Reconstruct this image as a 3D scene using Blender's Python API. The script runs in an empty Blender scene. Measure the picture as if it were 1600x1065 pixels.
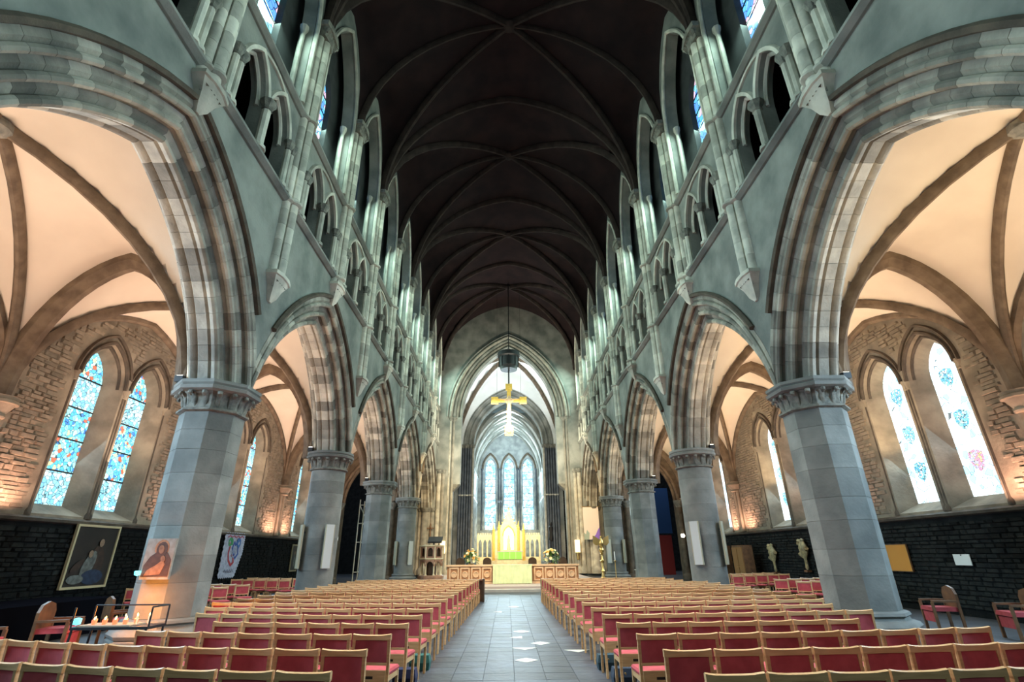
import bpy, bmesh, math, random
from math import sin, cos, pi, sqrt, acos, atan2, radians
from mathutils import Vector, Matrix
from mathutils.geometry import tessellate_polygon
random.seed(7)
sc = bpy.context.scene
col = sc.collection

# ------------------------------------------------------------------ camera, world, exposure
cam_d = bpy.data.cameras.new('camera'); cam = bpy.data.objects.new('camera', cam_d); col.objects.link(cam)
sc.camera = cam
p_, y_, r_ = radians(23.26), radians(.75), radians(-.54)
fw = Vector((sin(y_)*cos(p_), cos(y_)*cos(p_), sin(p_)))
rt = Vector((cos(y_), -sin(y_), 0)); up = rt.cross(fw)
rt, up = rt*cos(r_)+up*sin(r_), up*cos(r_)-rt*sin(r_)
m = Matrix((rt, up, -fw)).transposed().to_4x4(); m.translation = (-.22, 0, 1.65)
cam.matrix_world = m
cam_d.sensor_width = 36; cam_d.lens = 777/1600*36; cam_d.clip_end = 300; cam_d.clip_start = .05
w = bpy.data.worlds.new('world'); sc.world = w; w.use_nodes = True
bg = w.node_tree.nodes['Background']; bg.inputs[0].default_value = (.55, .8, .85, 1); bg.inputs[1].default_value = .12
sc.view_settings.view_transform = 'Standard'; sc.view_settings.look = 'None'
sc.view_settings.exposure = .75; sc.view_settings.gamma = 1; sc.view_settings.use_curve_mapping = False
sc.cycles.max_bounces = 5; sc.cycles.diffuse_bounces = 4; sc.cycles.glossy_bounces = 2
sc.cycles.use_denoising = True; sc.cycles.sample_clamp_indirect = 4; sc.cycles.caustics_reflective = False

B = 8.28; Y0 = 3.2
YK = [Y0+B*k for k in range(6)]          # pier lines; the last is the crossing
FX, AX, BX, WX = 7.1, 6.35, 7.85, 12.4   # pier axis, nave face, aisle-side face, aisle wall face
def area(name, loc, target, sx, sy, power, color, spread=180):
    l = bpy.data.lights.new(name, 'AREA'); l.shape = 'RECTANGLE'; l.size = sx; l.size_y = sy; l.energy = power; l.color = color
    l.spread = radians(spread)
    o = bpy.data.objects.new(name, l); col.objects.link(o); o.location = loc
    o.rotation_euler = (Vector(target)-Vector(loc)).to_track_quat('-Z', 'Y').to_euler()
    return o
def spot(name, loc, target, power, color, size=60, blend=.6, rad=.1):
    l = bpy.data.lights.new(name, 'SPOT'); l.energy = power; l.color = color; l.spot_size = radians(size); l.spot_blend = blend; l.shadow_soft_size = rad
    o = bpy.data.objects.new(name, l); col.objects.link(o); o.location = loc
    o.rotation_euler = (Vector(target)-Vector(loc)).to_track_quat('-Z', 'Y').to_euler()
    return o
WARM = (1, .735, .54); TEAL = (.66, 1, .88); BLUE = (.47, .76, 1); GOLD = (1, .78, .42)
for s in (-1, 1):
    wc = WARM if s < 0 else (1, .76, .48)
    for k in range(4):      # uplighters of the aisle vaults, on the responds and on the pier caps
        yc = YK[k]+B/2
        area('aisle_uplighter', (s*12.0, yc+.1, 4.2), (s*9.6, yc, 9.6), .5, 5.0, 132, wc, 170)
        area('aisle_uplighter', (s*8.6, yc-.1, 4.7), (s*10.6, yc, 9.6), .5, 4.0, 92, wc, 170)
    for k in (1, 2, 3):     # coloured lamps standing on the sill beside the responds
        for q in (-1, 1):
            area('respond_lamp', (s*11.9, YK[k]+q*.9, 2.8), (s*12.38, YK[k]+q*.9, 4.6), .9, .3, 34, (1, .56, .40), 160)
    for k in range(5):      # daylight falling in at the clerestory
        for h in (.25, .75):
            yc = YK[k]+B*h
            area('clerestory_daylight', (s*6.98, yc+.2, 16.8), (s*2.0, yc-.6, 11.5), 1.1, 3.2, 240, TEAL, 180)
    for k in range(4):      # daylight from the aisle lancets
        yc = YK[k]+B/2
        area('aisle_daylight', (s*12.3, yc-.3, 5.2), (s*4.0, yc-1.2, 1.0), 2.6, 3.6, 700 if k == 0 else 260, BLUE, 150)
area('nave_fill_from_west', (0, -2, 9.5), (0, 14, 5.0), 8, 8, 70, (.7, .95, .92), 170)
for s in (-1, 1):
    area('transept_fill', (s*13.5, 46, 14), (s*13, 50, 0), 3, 3, 260, (.6, .75, 1), 140)  # added fill that brings out the transept, no fitting there
area('chancel_fill', (0, 39.5, 7), (0, 44.5, 15), 8, 1.5, 620, (1, .92, .74), 140)  # added to brighten the wall over the crossing arch
area('chancel_fill', (0, 38, 13), (0, 44.5, 3), 6, 2, 700, (1, .84, .56), 120)
area('altar_fill', (0, 24.5, 8.5), (0, 30, .8), 3, 1, 210, (1, .74, .42), 90)  # added fill that brightens the altar screen from the front
for yy in (7, 14, 20):
    area('seating_fill', (0, yy, 10.5), (0, yy, 0), 3, 3, 230 if yy < 10 else 290, (1, .86, .78), 105)  # added overhead fill on the chairs, from no visible fitting
for s in (-1, 1):
    spot('crossing_spot', (s*3.5, 31, 10.0), (s*5.8, 44.5, 2.5), 3000, (1, .66, .30), 46)
    spot('reredos_spot', (s*3.2, 58.5, 8.5), (0, 66, 3.2), 2300, (1, .82, .48), 60)
    area('choir_uplighter', (s*3.4, 63, 7.8), (0, 63, 17.6), .6, 9, 1050, (.72, .92, 1), 150)
area('crossing_uplighter', (0, 50, 12.2), (0, 50, 22), 5, 3, 480, (.8, .92, 1), 140)
spot('rood_spot', (0, 30, 10.0), (0, 40, 12.8), 1100, (1, .85, .5), 26)
area('choir_daylight', (0, 69.2, 10), (0, 60, 5), 6, 7, 1300, (.7, .92, 1), 150)

# ------------------------------------------------------------------ materials
def mat(name, base, rough=.8, metal=0, noise=None, scale=3, bump=0, bscale=30, rand=0, emis=None, estr=0, stretch=None, spec=None, detail=4):
    M = bpy.data.materials.new(name); M.use_nodes = True; N = M.node_tree.nodes; L = M.node_tree.links
    bs = N['Principled BSDF']; bs.inputs['Roughness'].default_value = rough; bs.inputs['Metallic'].default_value = metal
    if spec is not None: bs.inputs['Specular IOR Level'].default_value = spec
    geo = N.new('ShaderNodeNewGeometry'); vec = geo.outputs['Position']
    if stretch:
        mp = N.new('ShaderNodeMapping'); mp.inputs['Scale'].default_value = stretch; L.new(vec, mp.inputs['Vector']); vec = mp.outputs['Vector']
    out = None
    if noise:
        n = N.new('ShaderNodeTexNoise'); n.inputs['Scale'].default_value = scale; n.inputs['Detail'].default_value = detail
        L.new(vec, n.inputs['Vector'])
        cr = N.new('ShaderNodeValToRGB'); cr.color_ramp.elements[0].position = .35; cr.color_ramp.elements[1].position = .65
        cr.color_ramp.elements[0].color = (*noise, 1); cr.color_ramp.elements[1].color = (*base, 1)
        L.new(n.outputs['Fac'], cr.inputs['Fac']); out = cr.outputs['Color']
    if rand:
        oi = N.new('ShaderNodeObjectInfo'); mr = N.new('ShaderNodeMapRange')
        mr.inputs['To Min'].default_value = 1-rand; mr.inputs['To Max'].default_value = 1+rand
        L.new(oi.outputs['Random'], mr.inputs['Value'])
        vm = N.new('ShaderNodeVectorMath'); vm.operation = 'SCALE'
        if out: L.new(out, vm.inputs[0])
        else: vm.inputs[0].default_value = base
        L.new(mr.outputs['Result'], vm.inputs['Scale']); out = vm.outputs['Vector']
    if out: L.new(out, bs.inputs['Base Color'])
    else: bs.inputs['Base Color'].default_value = (*base, 1)
    if bump:
        n2 = N.new('ShaderNodeTexNoise'); n2.inputs['Scale'].default_value = bscale; L.new(vec, n2.inputs['Vector'])
        bp = N.new('ShaderNodeBump'); bp.inputs['Strength'].default_value = bump; bp.inputs['Distance'].default_value = .03
        L.new(n2.outputs['Fac'], bp.inputs['Height']); L.new(bp.outputs['Normal'], bs.inputs['Normal'])
    if emis:
        bs.inputs['Emission Color'].default_value = (*emis, 1); bs.inputs['Emission Strength'].default_value = estr
    return M
ASH = mat('ashlar', (.30, .30, .265), .85, noise=(.14, .15, .135), scale=.9, bump=.3, bscale=14, detail=8)
BLK = mat('arch_block', (.36, .33, .27), .85, noise=(.20, .19, .16), scale=2, bump=.45, bscale=14, rand=.48)
PIER = mat('pier_stone', (.245, .245, .22), .85, noise=(.145, .15, .138), scale=1.4, bump=.25, bscale=16, rand=.2)
SHAFT = mat('shaft_stone', (.62, .59, .50), .85, noise=(.40, .39, .33), scale=2.2, bump=.2, bscale=16, rand=.32)
CAPM = mat('carved_stone', (.25, .24, .20), .9, noise=(.12, .12, .105), scale=6, bump=.5, bscale=22)
RIB = mat('rib_stone', (.16, .12, .082), .85, noise=(.09, .068, .046), scale=3, bump=.2)
ARIB = mat('aisle_rib_stone', (.20, .148, .10), .85, noise=(.11, .078, .052), scale=3, bump=.2)
WEB = mat('cream_plaster', (.74, .66, .55), .9, noise=(.66, .58, .48), scale=.7, bump=.05)
DWEB = mat('dark_vault_web', (.030, .018, .018), .95, noise=(.019, .013, .014), scale=.9, bump=.2, spec=.1)
DRIB = mat('dark_vault_rib', (.06, .044, .038), .9, noise=(.034, .026, .024), scale=2, bump=.2, spec=.1)
WWEB = mat('white_vault_plaster', (.76, .78, .76), .9, noise=(.68, .70, .68), scale=.8)
RUB = mat('rubble_wall', (.27, .22, .16), .95, noise=(.19, .155, .115), scale=3, bump=.8, bscale=9)
RUBS = mat('rubble_stone', (.28, .23, .17), .95, noise=(.20, .165, .12), scale=5, bump=.6, bscale=14, rand=.22)
DRUB = mat('dark_rubble_stone', (.020, .021, .019), .95, noise=(.008, .009, .010), scale=5, bump=.6, bscale=14, rand=.5, spec=.15)
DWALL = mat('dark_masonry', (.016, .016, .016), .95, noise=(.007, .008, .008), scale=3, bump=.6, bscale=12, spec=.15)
WASH = mat('window_ashlar', (.33, .275, .20), .88, noise=(.18, .148, .108), scale=1.6, bump=.3, bscale=14)
MOLD = mat('dark_moulding', (.11, .083, .058), .85, noise=(.055, .042, .03), scale=3, bump=.3)
PASS = mat('passage_shade', (.008, .008, .009), .95, spec=.05)  # shade of the passage is put into this near-black colour
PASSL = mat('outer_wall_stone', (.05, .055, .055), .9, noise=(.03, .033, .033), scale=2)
SLATE = mat('slate_tile', (.036, .047, .064), .48, noise=(.017, .022, .031), scale=2.2, bump=.35, bscale=7, rand=.4)
FLOOR = mat('flagstone_floor', (.05, .055, .062), .65, noise=(.028, .032, .036), scale=1.5, bump=.3, bscale=6)
PALE = mat('pale_marble', (.66, .68, .58), .4, noise=(.5, .53, .46), scale=6)
BEECH = mat('beech_wood', (.64, .38, .18), .42, noise=(.52, .30, .13), scale=5, stretch=(1, 1, 8))
REDF = mat('red_fabric', (.46, .070, .082), .9, noise=(.37, .050, .062), scale=9, bump=.1, bscale=200, rand=.12)
DWOOD = mat('dark_oak', (.075, .042, .022), .5, noise=(.045, .025, .014), scale=6)
OAK = mat('carved_oak', (.20, .10, .045), .5, noise=(.12, .06, .03), scale=6)
GILT = mat('gilding', (.88, .60, .14), .45, metal=.25, noise=(.76, .48, .10), scale=9)
BRASS = mat('brass', (.70, .48, .18), .28, metal=.9)
BLACK = mat('black_iron', (.012, .012, .014), .5)
ALAB = mat('alabaster', (.80, .68, .45), .6, noise=(.66, .54, .34), scale=3)
PINKST = mat('screen_stone', (.72, .50, .32), .7, noise=(.60, .40, .25), scale=4)
GREENF = mat('green_frontal', (.30, .75, .12), .8)
CLOTH = mat('pale_green_cloth', (.62, .70, .42), .85, noise=(.54, .62, .36), scale=3)
WHITE = mat('white_board', (.48, .50, .49), .7)
CREAM = mat('cream_board', (.42, .38, .26), .7)
PAPER = mat('paper', (.8, .8, .76), .8)
ORANGE = mat('orange_board', (.62, .27, .045), .7)
TERRA = mat('pulpit_marble', (.40, .22, .14), .5, noise=(.30, .15, .09), scale=5)
LEAF = mat('plant_leaf', (.10, .20, .05), .7, rand=.3)
PETAL = mat('pale_petal', (.85, .76, .45), .7)
PETO = mat('orange_petal', (.85, .45, .10), .7)
PURP = mat('purple_fabric', (.28, .15, .62), .8)
PINKF = mat('pale_pink_fabric', (.80, .68, .60), .8)
FLAME = mat('candle_flame', (1, .6, .2), .5, emis=(1, .50, .14), estr=9)
WAX = mat('candle_wax', (.85, .72, .5), .5, emis=(1, .35, .12), estr=.5)
REDGL = mat('red_candle_glass', (.6, .06, .03), .3, emis=(1, .12, .05), estr=1.6)
LAMPG = mat('lamp_glass', (.9, .9, .85), .4, emis=(1, .93, .75), estr=8)
LAMPW = mat('lantern_panel', (.9, .75, .5), .5, emis=(1, .72, .4), estr=1.0)
TEALL = mat('teal_glass_lamp', (.1, .7, .8), .3, emis=(.08, .75, .9), estr=2.2)

def glass(name, cols, scale, lead, strength, seed=0, dist_mix=True):
    """stained glass: voronoi quarries with lead lines, lit from outside"""
    M = bpy.data.materials.new(name); M.use_nodes = True; N = M.node_tree.nodes; L = M.node_tree.links
    bs = N['Principled BSDF']; bs.inputs['Roughness'].default_value = .25
    geo = N.new('ShaderNodeNewGeometry')
    v = N.new('ShaderNodeTexVoronoi'); v.inputs['Scale'].default_value = scale; L.new(geo.outputs['Position'], v.inputs['Vector'])
    e = N.new('ShaderNodeTexVoronoi'); e.feature = 'DISTANCE_TO_EDGE'; e.inputs['Scale'].default_value = scale; L.new(geo.outputs['Position'], e.inputs['Vector'])
    sx = N.new('ShaderNodeSeparateColor'); L.new(v.outputs['Color'], sx.inputs[0])
    cr = N.new('ShaderNodeValToRGB'); cr.color_ramp.interpolation = 'CONSTANT'
    el = cr.color_ramp.elements
    while len(el) < len(cols): el.new(.5)
    for i, (pos, c) in enumerate(cols): el[i].position = pos; el[i].color = (*c, 1)
    L.new(sx.outputs[0], cr.inputs['Fac'])
    gt = N.new('ShaderNodeMath'); gt.operation = 'GREATER_THAN'; gt.inputs[1].default_value = lead; L.new(e.outputs['Distance'], gt.inputs[0])
    mr = N.new('ShaderNodeMapRange'); mr.inputs['To Min'].default_value = .12; L.new(gt.outputs[0], mr.inputs['Value'])
    mul = N.new('ShaderNodeVectorMath'); mul.operation = 'SCALE'; L.new(cr.outputs['Color'], mul.inputs[0]); L.new(mr.outputs['Result'], mul.inputs['Scale'])
    L.new(mul.outputs['Vector'], bs.inputs['Emission Color']); bs.inputs['Emission Strength'].default_value = strength
    bs.inputs['Base Color'].default_value = (.05, .08, .1, 1)
    return M
GFIG = glass('figure_glass', [(0, (.12, .60, .95)), (.18, (.30, .88, .95)), (.36, (.04, .20, .62)), (.46, (.60, .98, .85)), (.62, (.08, .45, .85)), (.78, (.75, .12, .05)), (.83, (.80, .85, .35)), (.88, (.30, .85, 1))], 9.5, .05, 1.2)
GGRID = glass('pale_cyan_glass', [(0, (.30, .80, 1)), (.3, (.55, .92, 1)), (.6, (.22, .62, .98)), (.8, (.75, .98, .95))], 8.5, .05, 1.0)
GWHITE = glass('white_glass', [(0, (.78, .95, 1)), (.35, (.62, .88, 1)), (.6, (.85, .98, 1)), (.9, (.35, .75, 1))], 6, .02, 1.35)
GSHIELD = glass('shield_glass', [(0, (.22, .68, .90)), (.3, (.10, .42, .72)), (.5, (.40, .85, .92)), (.75, (.75, .95, .98))], 17, .07, 1.15)
GRED = glass('red_shield_glass', [(0, (.80, .35, .50)), (.4, (.60, .60, .9)), (.7, (.85, .75, .35))], 16, .05, 1.0)
GAPSE = glass('chancel_glass', [(0, (.42, .74, .95)), (.3, (.20, .52, .85)), (.5, (.62, .88, 1)), (.75, (.35, .68, .80)), (.92, (.70, .62, .45))], 3.4, .03, 1.35)
GBORD = glass('violet_edge_glass', [(0, (.25, .30, 1)), (.5, (.35, .45, 1))], 6, .0, 1.1)
GCLER = glass('clerestory_glass', [(0, (.10, .45, .95)), (.3, (.25, .80, .95)), (.6, (.10, .30, .95)), (.85, (.70, .45, .60))], 4, .04, 1.1)

# ------------------------------------------------------------------ mesh helpers
class MB:
    def __init__(s): s.v = []; s.f = []
    def add(s, vs, fs):
        n = len(s.v); s.v += [tuple(v) for v in vs]; s.f += [tuple(i+n for i in f) for f in fs]; return s
    def box(s, x0, x1, y0, y1, z0, z1):
        return s.add([(x0,y0,z0),(x1,y0,z0),(x1,y1,z0),(x0,y1,z0),(x0,y0,z1),(x1,y0,z1),(x1,y1,z1),(x0,y1,z1)],
                     [(0,3,2,1),(4,5,6,7),(0,1,5,4),(1,2,6,5),(2,3,7,6),(3,0,4,7)])
    def loft(s, rings, closed=True, caps=True):
        n = len(rings[0]); base = len(s.v)
        for r in rings: s.v += [tuple(p) for p in r]
        for i in range(len(rings)-1):
            for j in range(n if closed else n-1):
                a = base+i*n+j; b = base+i*n+(j+1) % n
                s.f.append((a, b, b+n, a+n))
        if caps:
            for i in (0, len(rings)-1):
                base_i = base+i*n
                try:
                    t = tessellate_polygon([[Vector(p) for p in rings[i]]])
                    s.f += [tuple(base_i+q for q in tri) for tri in t]
                except Exception: pass
        return s
    def lathe(s, prof, n=16, cx=0, cy=0, ph=0, lo=0, hi=2*pi):
        full = abs(hi-lo-2*pi) < 1e-6; m_ = n if full else n+1
        rings = [[(cx+r*cos(ph+lo+(hi-lo)*j/n), cy+r*sin(ph+lo+(hi-lo)*j/n), z) for j in range(m_)] for r, z in prof]
        return s.loft(rings, full, full)
    def tube(s, p, q, r, n=6, r2=None):
        p, q = Vector(p), Vector(q); d = (q-p).normalized(); a = d.orthogonal().normalized(); b = d.cross(a)
        r2 = r if r2 is None else r2
        return s.loft([[p+(a*cos(2*pi*j/n)+b*sin(2*pi*j/n))*r for j in range(n)], [q+(a*cos(2*pi*j/n)+b*sin(2*pi*j/n))*r2 for j in range(n)]])
    def slab(s, outer, holes, d0, d1, mp, back=None):
        """plate with openings; openings may splay from `holes` at d0 to `back` at d1"""
        back = back or holes; base = len(s.v)
        for H, d in ((holes, d0), (back, d1)):
            loops = [outer]+H; n0 = len(s.v)
            for lp in loops: s.v += [mp(a, b, d) for a, b in lp]
            t = tessellate_polygon([[Vector((a, b, 0)) for a, b in lp] for lp in loops])
            s.f += [tuple(n0+q for q in tri) for tri in t]
        tot = sum(len(l) for l in [outer]+holes); off = base
        for lp in [outer]+holes:
            n = len(lp)
            for j in range(n):
                a = off+j; b = off+(j+1) % n
                s.f.append((a, b, b+tot, a+tot))
            off += n
        return s
    def sweep(s, path, prof, mp, closed=False):
        """prof [(r,d)] carried along an in-plane path; r runs along the path's left normal"""
        rings = []; n = len(path)
        for i, p in enumerate(path):
            a = Vector(path[max(i-1, 0)]); b = Vector(path[min(i+1, n-1)]); c = Vector(p)
            t1 = (c-a).normalized() if i > 0 else (b-c).normalized(); t2 = (b-c).normalized() if i < n-1 else t1
            t = (t1+t2).normalized(); nn = Vector((-t.y, t.x)); k = 1/max(.5, nn.dot(Vector((-t1.y, t1.x))))
            rings.append([mp(c.x+nn.x*r*k, c.y+nn.y*r*k, d) for r, d in prof])
        return s.loft(rings, True, True)
    def mesh(s, name, m_, smooth=False):
        me = bpy.data.meshes.new(name); me.from_pydata(s.v, [], s.f)
        bm = bmesh.new(); bm.from_mesh(me); bmesh.ops.remove_doubles(bm, verts=bm.verts, dist=1e-5)
        bmesh.ops.recalc_face_normals(bm, faces=bm.faces); bm.to_mesh(me); bm.free()
        if m_: me.materials.append(m_)
        if smooth:
            me.shade_smooth(); me.set_sharp_from_angle(angle=radians(38))
        return me
    def build(s, name, m_, parent=None, smooth=False, kind=None):
        return put(s.mesh(name, m_, smooth), name, parent, kind=kind)
def put(me, name, parent=None, loc=None, mtx=None, kind=None):
    o = bpy.data.objects.new(name, me); col.objects.link(o)
    if parent: o.parent = parent
    if loc is not None: o.location = loc
    if mtx is not None: o.matrix_basis = mtx
    if kind: o['kind'] = kind
    return o
def tag(o, label=None, cat=None, group=None, kind=None):
    if label: o['label'] = label
    if cat: o['category'] = cat
    if group: o['group'] = group
    if kind: o['kind'] = kind
    return o
def empty(name, loc=(0,0,0), rz=0, label=None, cat=None, group=None, kind=None):
    o = bpy.data.objects.new(name, None); col.objects.link(o); o.location = loc; o.rotation_euler = (0, 0, rz); o.empty_display_size = .1
    return tag(o, label, cat, group, kind)
def copy_tree(o, parent=None):
    c = o.copy(); col.objects.link(c)
    if parent: c.parent = parent
    for ch in list(o.children): copy_tree(ch, c)
    return c
def arch(c, a, spring, rise, n=10):
    """pointed arch polyline from left springing over the apex to the right springing"""
    R = (rise*rise+a*a)/(2*a); thm = atan2(rise, R-a) if R > a else pi/2+atan2(a-R, rise)
    L = [(c-a+R-R*cos(thm*i/n), spring+R*sin(thm*i/n)) for i in range(n+1)]
    return L+[(2*c-x, z) for x, z in reversed(L[:-1])]
def lancet(c, a, z0, spring, rise, n=8):
    return [(c+a, z0), (c-a, z0)]+arch(c, a, spring, rise, n)
def YZ(s): return lambda a, b, d: (s*d, a, b)     # plane of a side wall: a = y, b = z, d = |x|
def XZ(a, b, d): return (a, d, b)                 # plane across the church
def fprof(t, R=1.25): return sqrt(max(0, R*R-(R-1+t)**2))/sqrt(R*R-(R-1)**2)
ROLL = lambda r0, d0, rad, n=6: [(r0+rad*cos(2*pi*i/n), d0+rad*sin(2*pi*i/n)) for i in range(n)]

# ------------------------------------------------------------------ floor
fl = MB().box(-20, 20, -6, 57, -.3, 0).build('floor', FLOOR); tag(fl, 'dark flagstone floor of nave and aisles', kind='structure')
tile = MB().loft([[(-.226,-.226,0),(.226,-.226,0),(.226,.226,0),(-.226,.226,0)], [(-.223,-.223,.008),(.223,-.223,.008),(.223,.223,.008),(-.223,.223,.008)]]).mesh('tile', SLATE)
n = 0
for j in range(50):
    for i in range(6):
        if n >= 291: break
        o = put(tile, 'tile', fl, (-1.255+i*.455, 3.2+j*.455, 0)); n += 1
        o.rotation_euler = (random.uniform(-.004, .004), random.uniform(-.004, .004), 0)
pale = MB().loft([[(-.2,0,0),(0,-.2,0),(.2,0,0),(0,.2,0)], [(-.2,0,.004),(0,-.2,.004),(.2,0,.004),(0,.2,.004)]]).mesh('pale_inlay', PALE)
tri = MB().loft([[(-.24,.1,0),(0,-.14,0),(.24,.1,0)], [(-.24,.1,.004),(0,-.14,.004),(.24,.1,.004)]]).mesh('pale_inlay', PALE)
tri2 = MB().loft([[(-.2,0,0),(.08,-.16,0),(.08,.16,0)], [(-.2,0,.004),(.08,-.16,.004),(.08,.16,.004)]]).mesh('pale_inlay', PALE)
for me, x, y in ((pale, .11, 13.3), (tri2, .02, 12.4), (pale, .45, 11.6), (tri, .11, 11.0), (pale, .10, 9.87), (tri, 1.08, 10.7), (pale, .01, 19.3), (tri2, -.47, 17.7)):
    put(me, 'pale_inlay', fl, (x, y, .009))
stp = MB().box(-5.6, 5.6, 26.7, 57, 0, .12).build('floor', mat('step_stone', (.42, .40, .36), .6, noise=(.34, .32, .29), scale=2)); tag(stp, 'pale stone step before the nave altar', kind='structure')
stp2 = MB().box(-5.4, 5.4, 27.3, 57, .12, .22).build('floor', mat('platform_carpet', (.36, .30, .27), .7)); tag(stp2, 'carpeted platform under the nave altar and chancel', kind='structure')

# ------------------------------------------------------------------ piers
def leaf_mesh():
    path = [(0, 0), (.05, .10), (.07, .22), (.13, .32), (.20, .34), (.22, .27), (.17, .24)]
    wd = [.07, .10, .12, .13, .12, .09, .04]
    rings = []
    for (r, z), w_ in zip(path, wd):
        rings.append([(r-.02, -w_/2, z), (r+.02, -w_*.4, z+.01), (r+.035, 0, z+.015), (r+.02, w_*.4, z+.01), (r-.02, w_/2, z)])
    return MB().loft(rings).mesh('leaf', CAPM, True)
LEAFM = leaf_mesh()
def make_pier(x, y, octa, label, group=None):
    t = empty('stone_column', (x, y, 0), 0, label, 'column', group)
    ph = pi/8; n = 8 if octa else 28; k = 1/cos(pi/8) if octa else 1
    MB().lathe([(.95, 0), (.95, .22), (.90, .26)], 8, ph=ph).build('plinth', PIER, t)
    MB().lathe([(.86*k, .26), (.88*k, .32), (.84*k, .38), (.72*k, .42), (.70*k, .47), (.74*k, .50), (.72*k, .55), (.63*k, .58)], n, ph=ph).build('base_moulding', PIER, t, True)
    z = .58; hs = [.62, .5, .56, .46, .6, .5, .43, .40]
    for h in hs:
        r = .625*k
        MB().lathe([(r-.006, z+.001), (r, z+.006), (r, z+h-.006), (r-.006, z+h-.001)], n, ph=ph).build('drum', PIER, t, not octa); z += h
    cp = MB().lathe([(.625*k, z), (.70*k, z+.03), (.70*k, z+.07), (.62*k, z+.1), (.63*k, z+.25), (.68*k, z+.4), (.76*k, z+.48), (.76*k, 5.12)], n, ph=ph).build('capital', CAPM, t, not octa)
    for i in range(16):
        put(LEAFM, 'leaf', cp, mtx=Matrix.Rotation(2*pi*(i+.5)/16, 4, 'Z') @ Matrix.Translation((.60, 0, z+.09)))
    MB().lathe([(.78*k, 5.10), (.86*k, 5.13), (.88*k, 5.2), (.82*k, 5.23), (.86*k, 5.27), (.86*k, 5.34), (.80*k, 5.35)], n, ph=ph).build('abacus', PIER, t)
    return t
ordn = ['at the frame edge beside the chairs', 'nearest in view', 'second in view', 'third in view', 'fourth in view']
for s in (-1, 1):
    side = 'north' if s < 0 else 'south'
    for k in range(5):
        oc = k in (1, 3)
        extra = {(-1, 1): 'octagonal grey stone column behind the candle stand', (1, 1): 'big octagonal stone column beside the orange board wall',
                 (-1, 2): 'round grey stone column with two pale boards, candle side', (1, 2): 'round grey stone column with two pale boards, orange board side',
                 (-1, 3): 'octagonal column in front of the scaffold', (1, 3): 'octagonal column next to the red hanging in the transept',
                 (-1, 4): 'round column next to the carved pulpit', (1, 4): 'round column next to the eagle lectern',
                 (-1, 0): 'round column beside the back chairs, candle stand side', (1, 0): 'round column beside the back chairs, orange board side'}[(s, k)]
        make_pier(s*FX, YK[k], oc, extra, 'nave columns')

# ------------------------------------------------------------------ arcade arches, block by block
HB = B/2; SP = 5.35; RD, RZ = 2.12, 3.6       # arc centres lie past the crown and below the impost
RO = 6.75
def ring_prof(r0, r1, hx, roll):
    """section of one order between radii r0 < r1, half width hx, with rolls and hollows on the lower arrises"""
    pr = [(r1, -hx), (r1, hx), (r0+roll*2.6, hx), (r0+roll*2.1, hx-.04)]
    for i in range(6):
        a = radians(100-i*44); pr.append((r0+roll*.75+roll*.95*sin(a), hx-roll*.75+roll*.95*cos(a)))
    pr += [(r0+.06, hx-roll*2.0), (r0+.015, hx-roll*2.5)]
    mir = [(r, -x) for r, x in reversed(pr[2:])]
    return pr+mir
def seg_mesh(prof, t0f, t1f, n=3):
    rings = []
    for i in range(n+1):
        ring = []
        for r, x in prof:
            th = t0f(r)+(t1f(r)-t0f(r))*i/n
            ring.append((x, max(-r*cos(th), -HB-RD), r*sin(th)))
        rings.append(ring)
    return MB().loft(rings).mesh('voussoir', BLK, True)
thS = lambda r: math.asin((SP-RZ)/r)
thA = lambda r: acos(RD/r)
RINGS = []
for r0, r1, hx, roll, N_ in ((6.42, 6.75, .74, .075, 14), (6.10, 6.43, .55, .08, 14), (5.80, 6.12, .32, .085, 14)):
    pr = ring_prof(r0, r1, hx, roll); t0 = thS(r0)+.012; dl = (thA(r0)-.01-t0)/N_
    lst = []
    for i in range(N_):
        a_ = (lambda r, t=t0+i*dl: t) if i else thS
        b_ = (lambda r, t=t0+(i+1)*dl: t-.0012) if i < N_-1 else (lambda r: thA(r)-.0005)
        shared = 4 <= i < N_-1
        if shared and i > 4: lst.append((lst[4][0], (i-4)*dl))
        else: lst.append((seg_mesh(pr, a_, b_), 0))
    RINGS.append(lst)
def extrados(c, r=RO, n=14, lim=HB):
    L = []
    t0, t1 = thS(r), thA(r)
    for i in range(n+1):
        t = t0+(t1-t0)*i/n; L.append((c+max(-lim, RD-r*cos(t)), RZ+r*sin(t)))
    L[-1] = (c, L[-1][1])
    if L[0][0] <= c-lim+1e-6: L[0] = (c-lim, SP)
    return L+[(2*c-x, z) for x, z in reversed(L[:-1])]
for s in (-1, 1):
    for k in range(5):
        lab = {0: 'large near stone arch opening to the aisle', 1: 'second stone arch of the row beyond the first column', 2: 'third stone arch of the row beyond the round column',
               3: 'fourth stone arch of the row, before the crossing', 4: 'last narrow-looking stone arch against the crossing wall'}[k]
        lab += ', painting side' if s < 0 else ', orange board side'
        t = empty('nave_arch', (s*FX, YK[k]+HB, RZ), 0, lab, 'arch', 'pointed arches of the nave')
        for half in (0, 1):
            H = Matrix.Rotation(pi*half, 4, 'Z') @ Matrix.Translation((0, RD, 0))
            for lst in RINGS:
                for me, ang in lst:
                    put(me, 'voussoir', t, mtx=H @ Matrix.Rotation(-ang, 4, 'X'))
        P = [p for p in extrados(0) if p[1] > SP+1.5]
        P = [(y, z-RZ) for y, z in P]
        for q in (-1, 1):
            MB().sweep(P, [(-.02, .74), (.10, .74), (.12, .80), (.06, .87), (-.02, .84)], lambda a, b, d, q=q: (q*d, a, b)).build('hood_mould', MOLD if q == -s else ASH, t)

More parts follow.
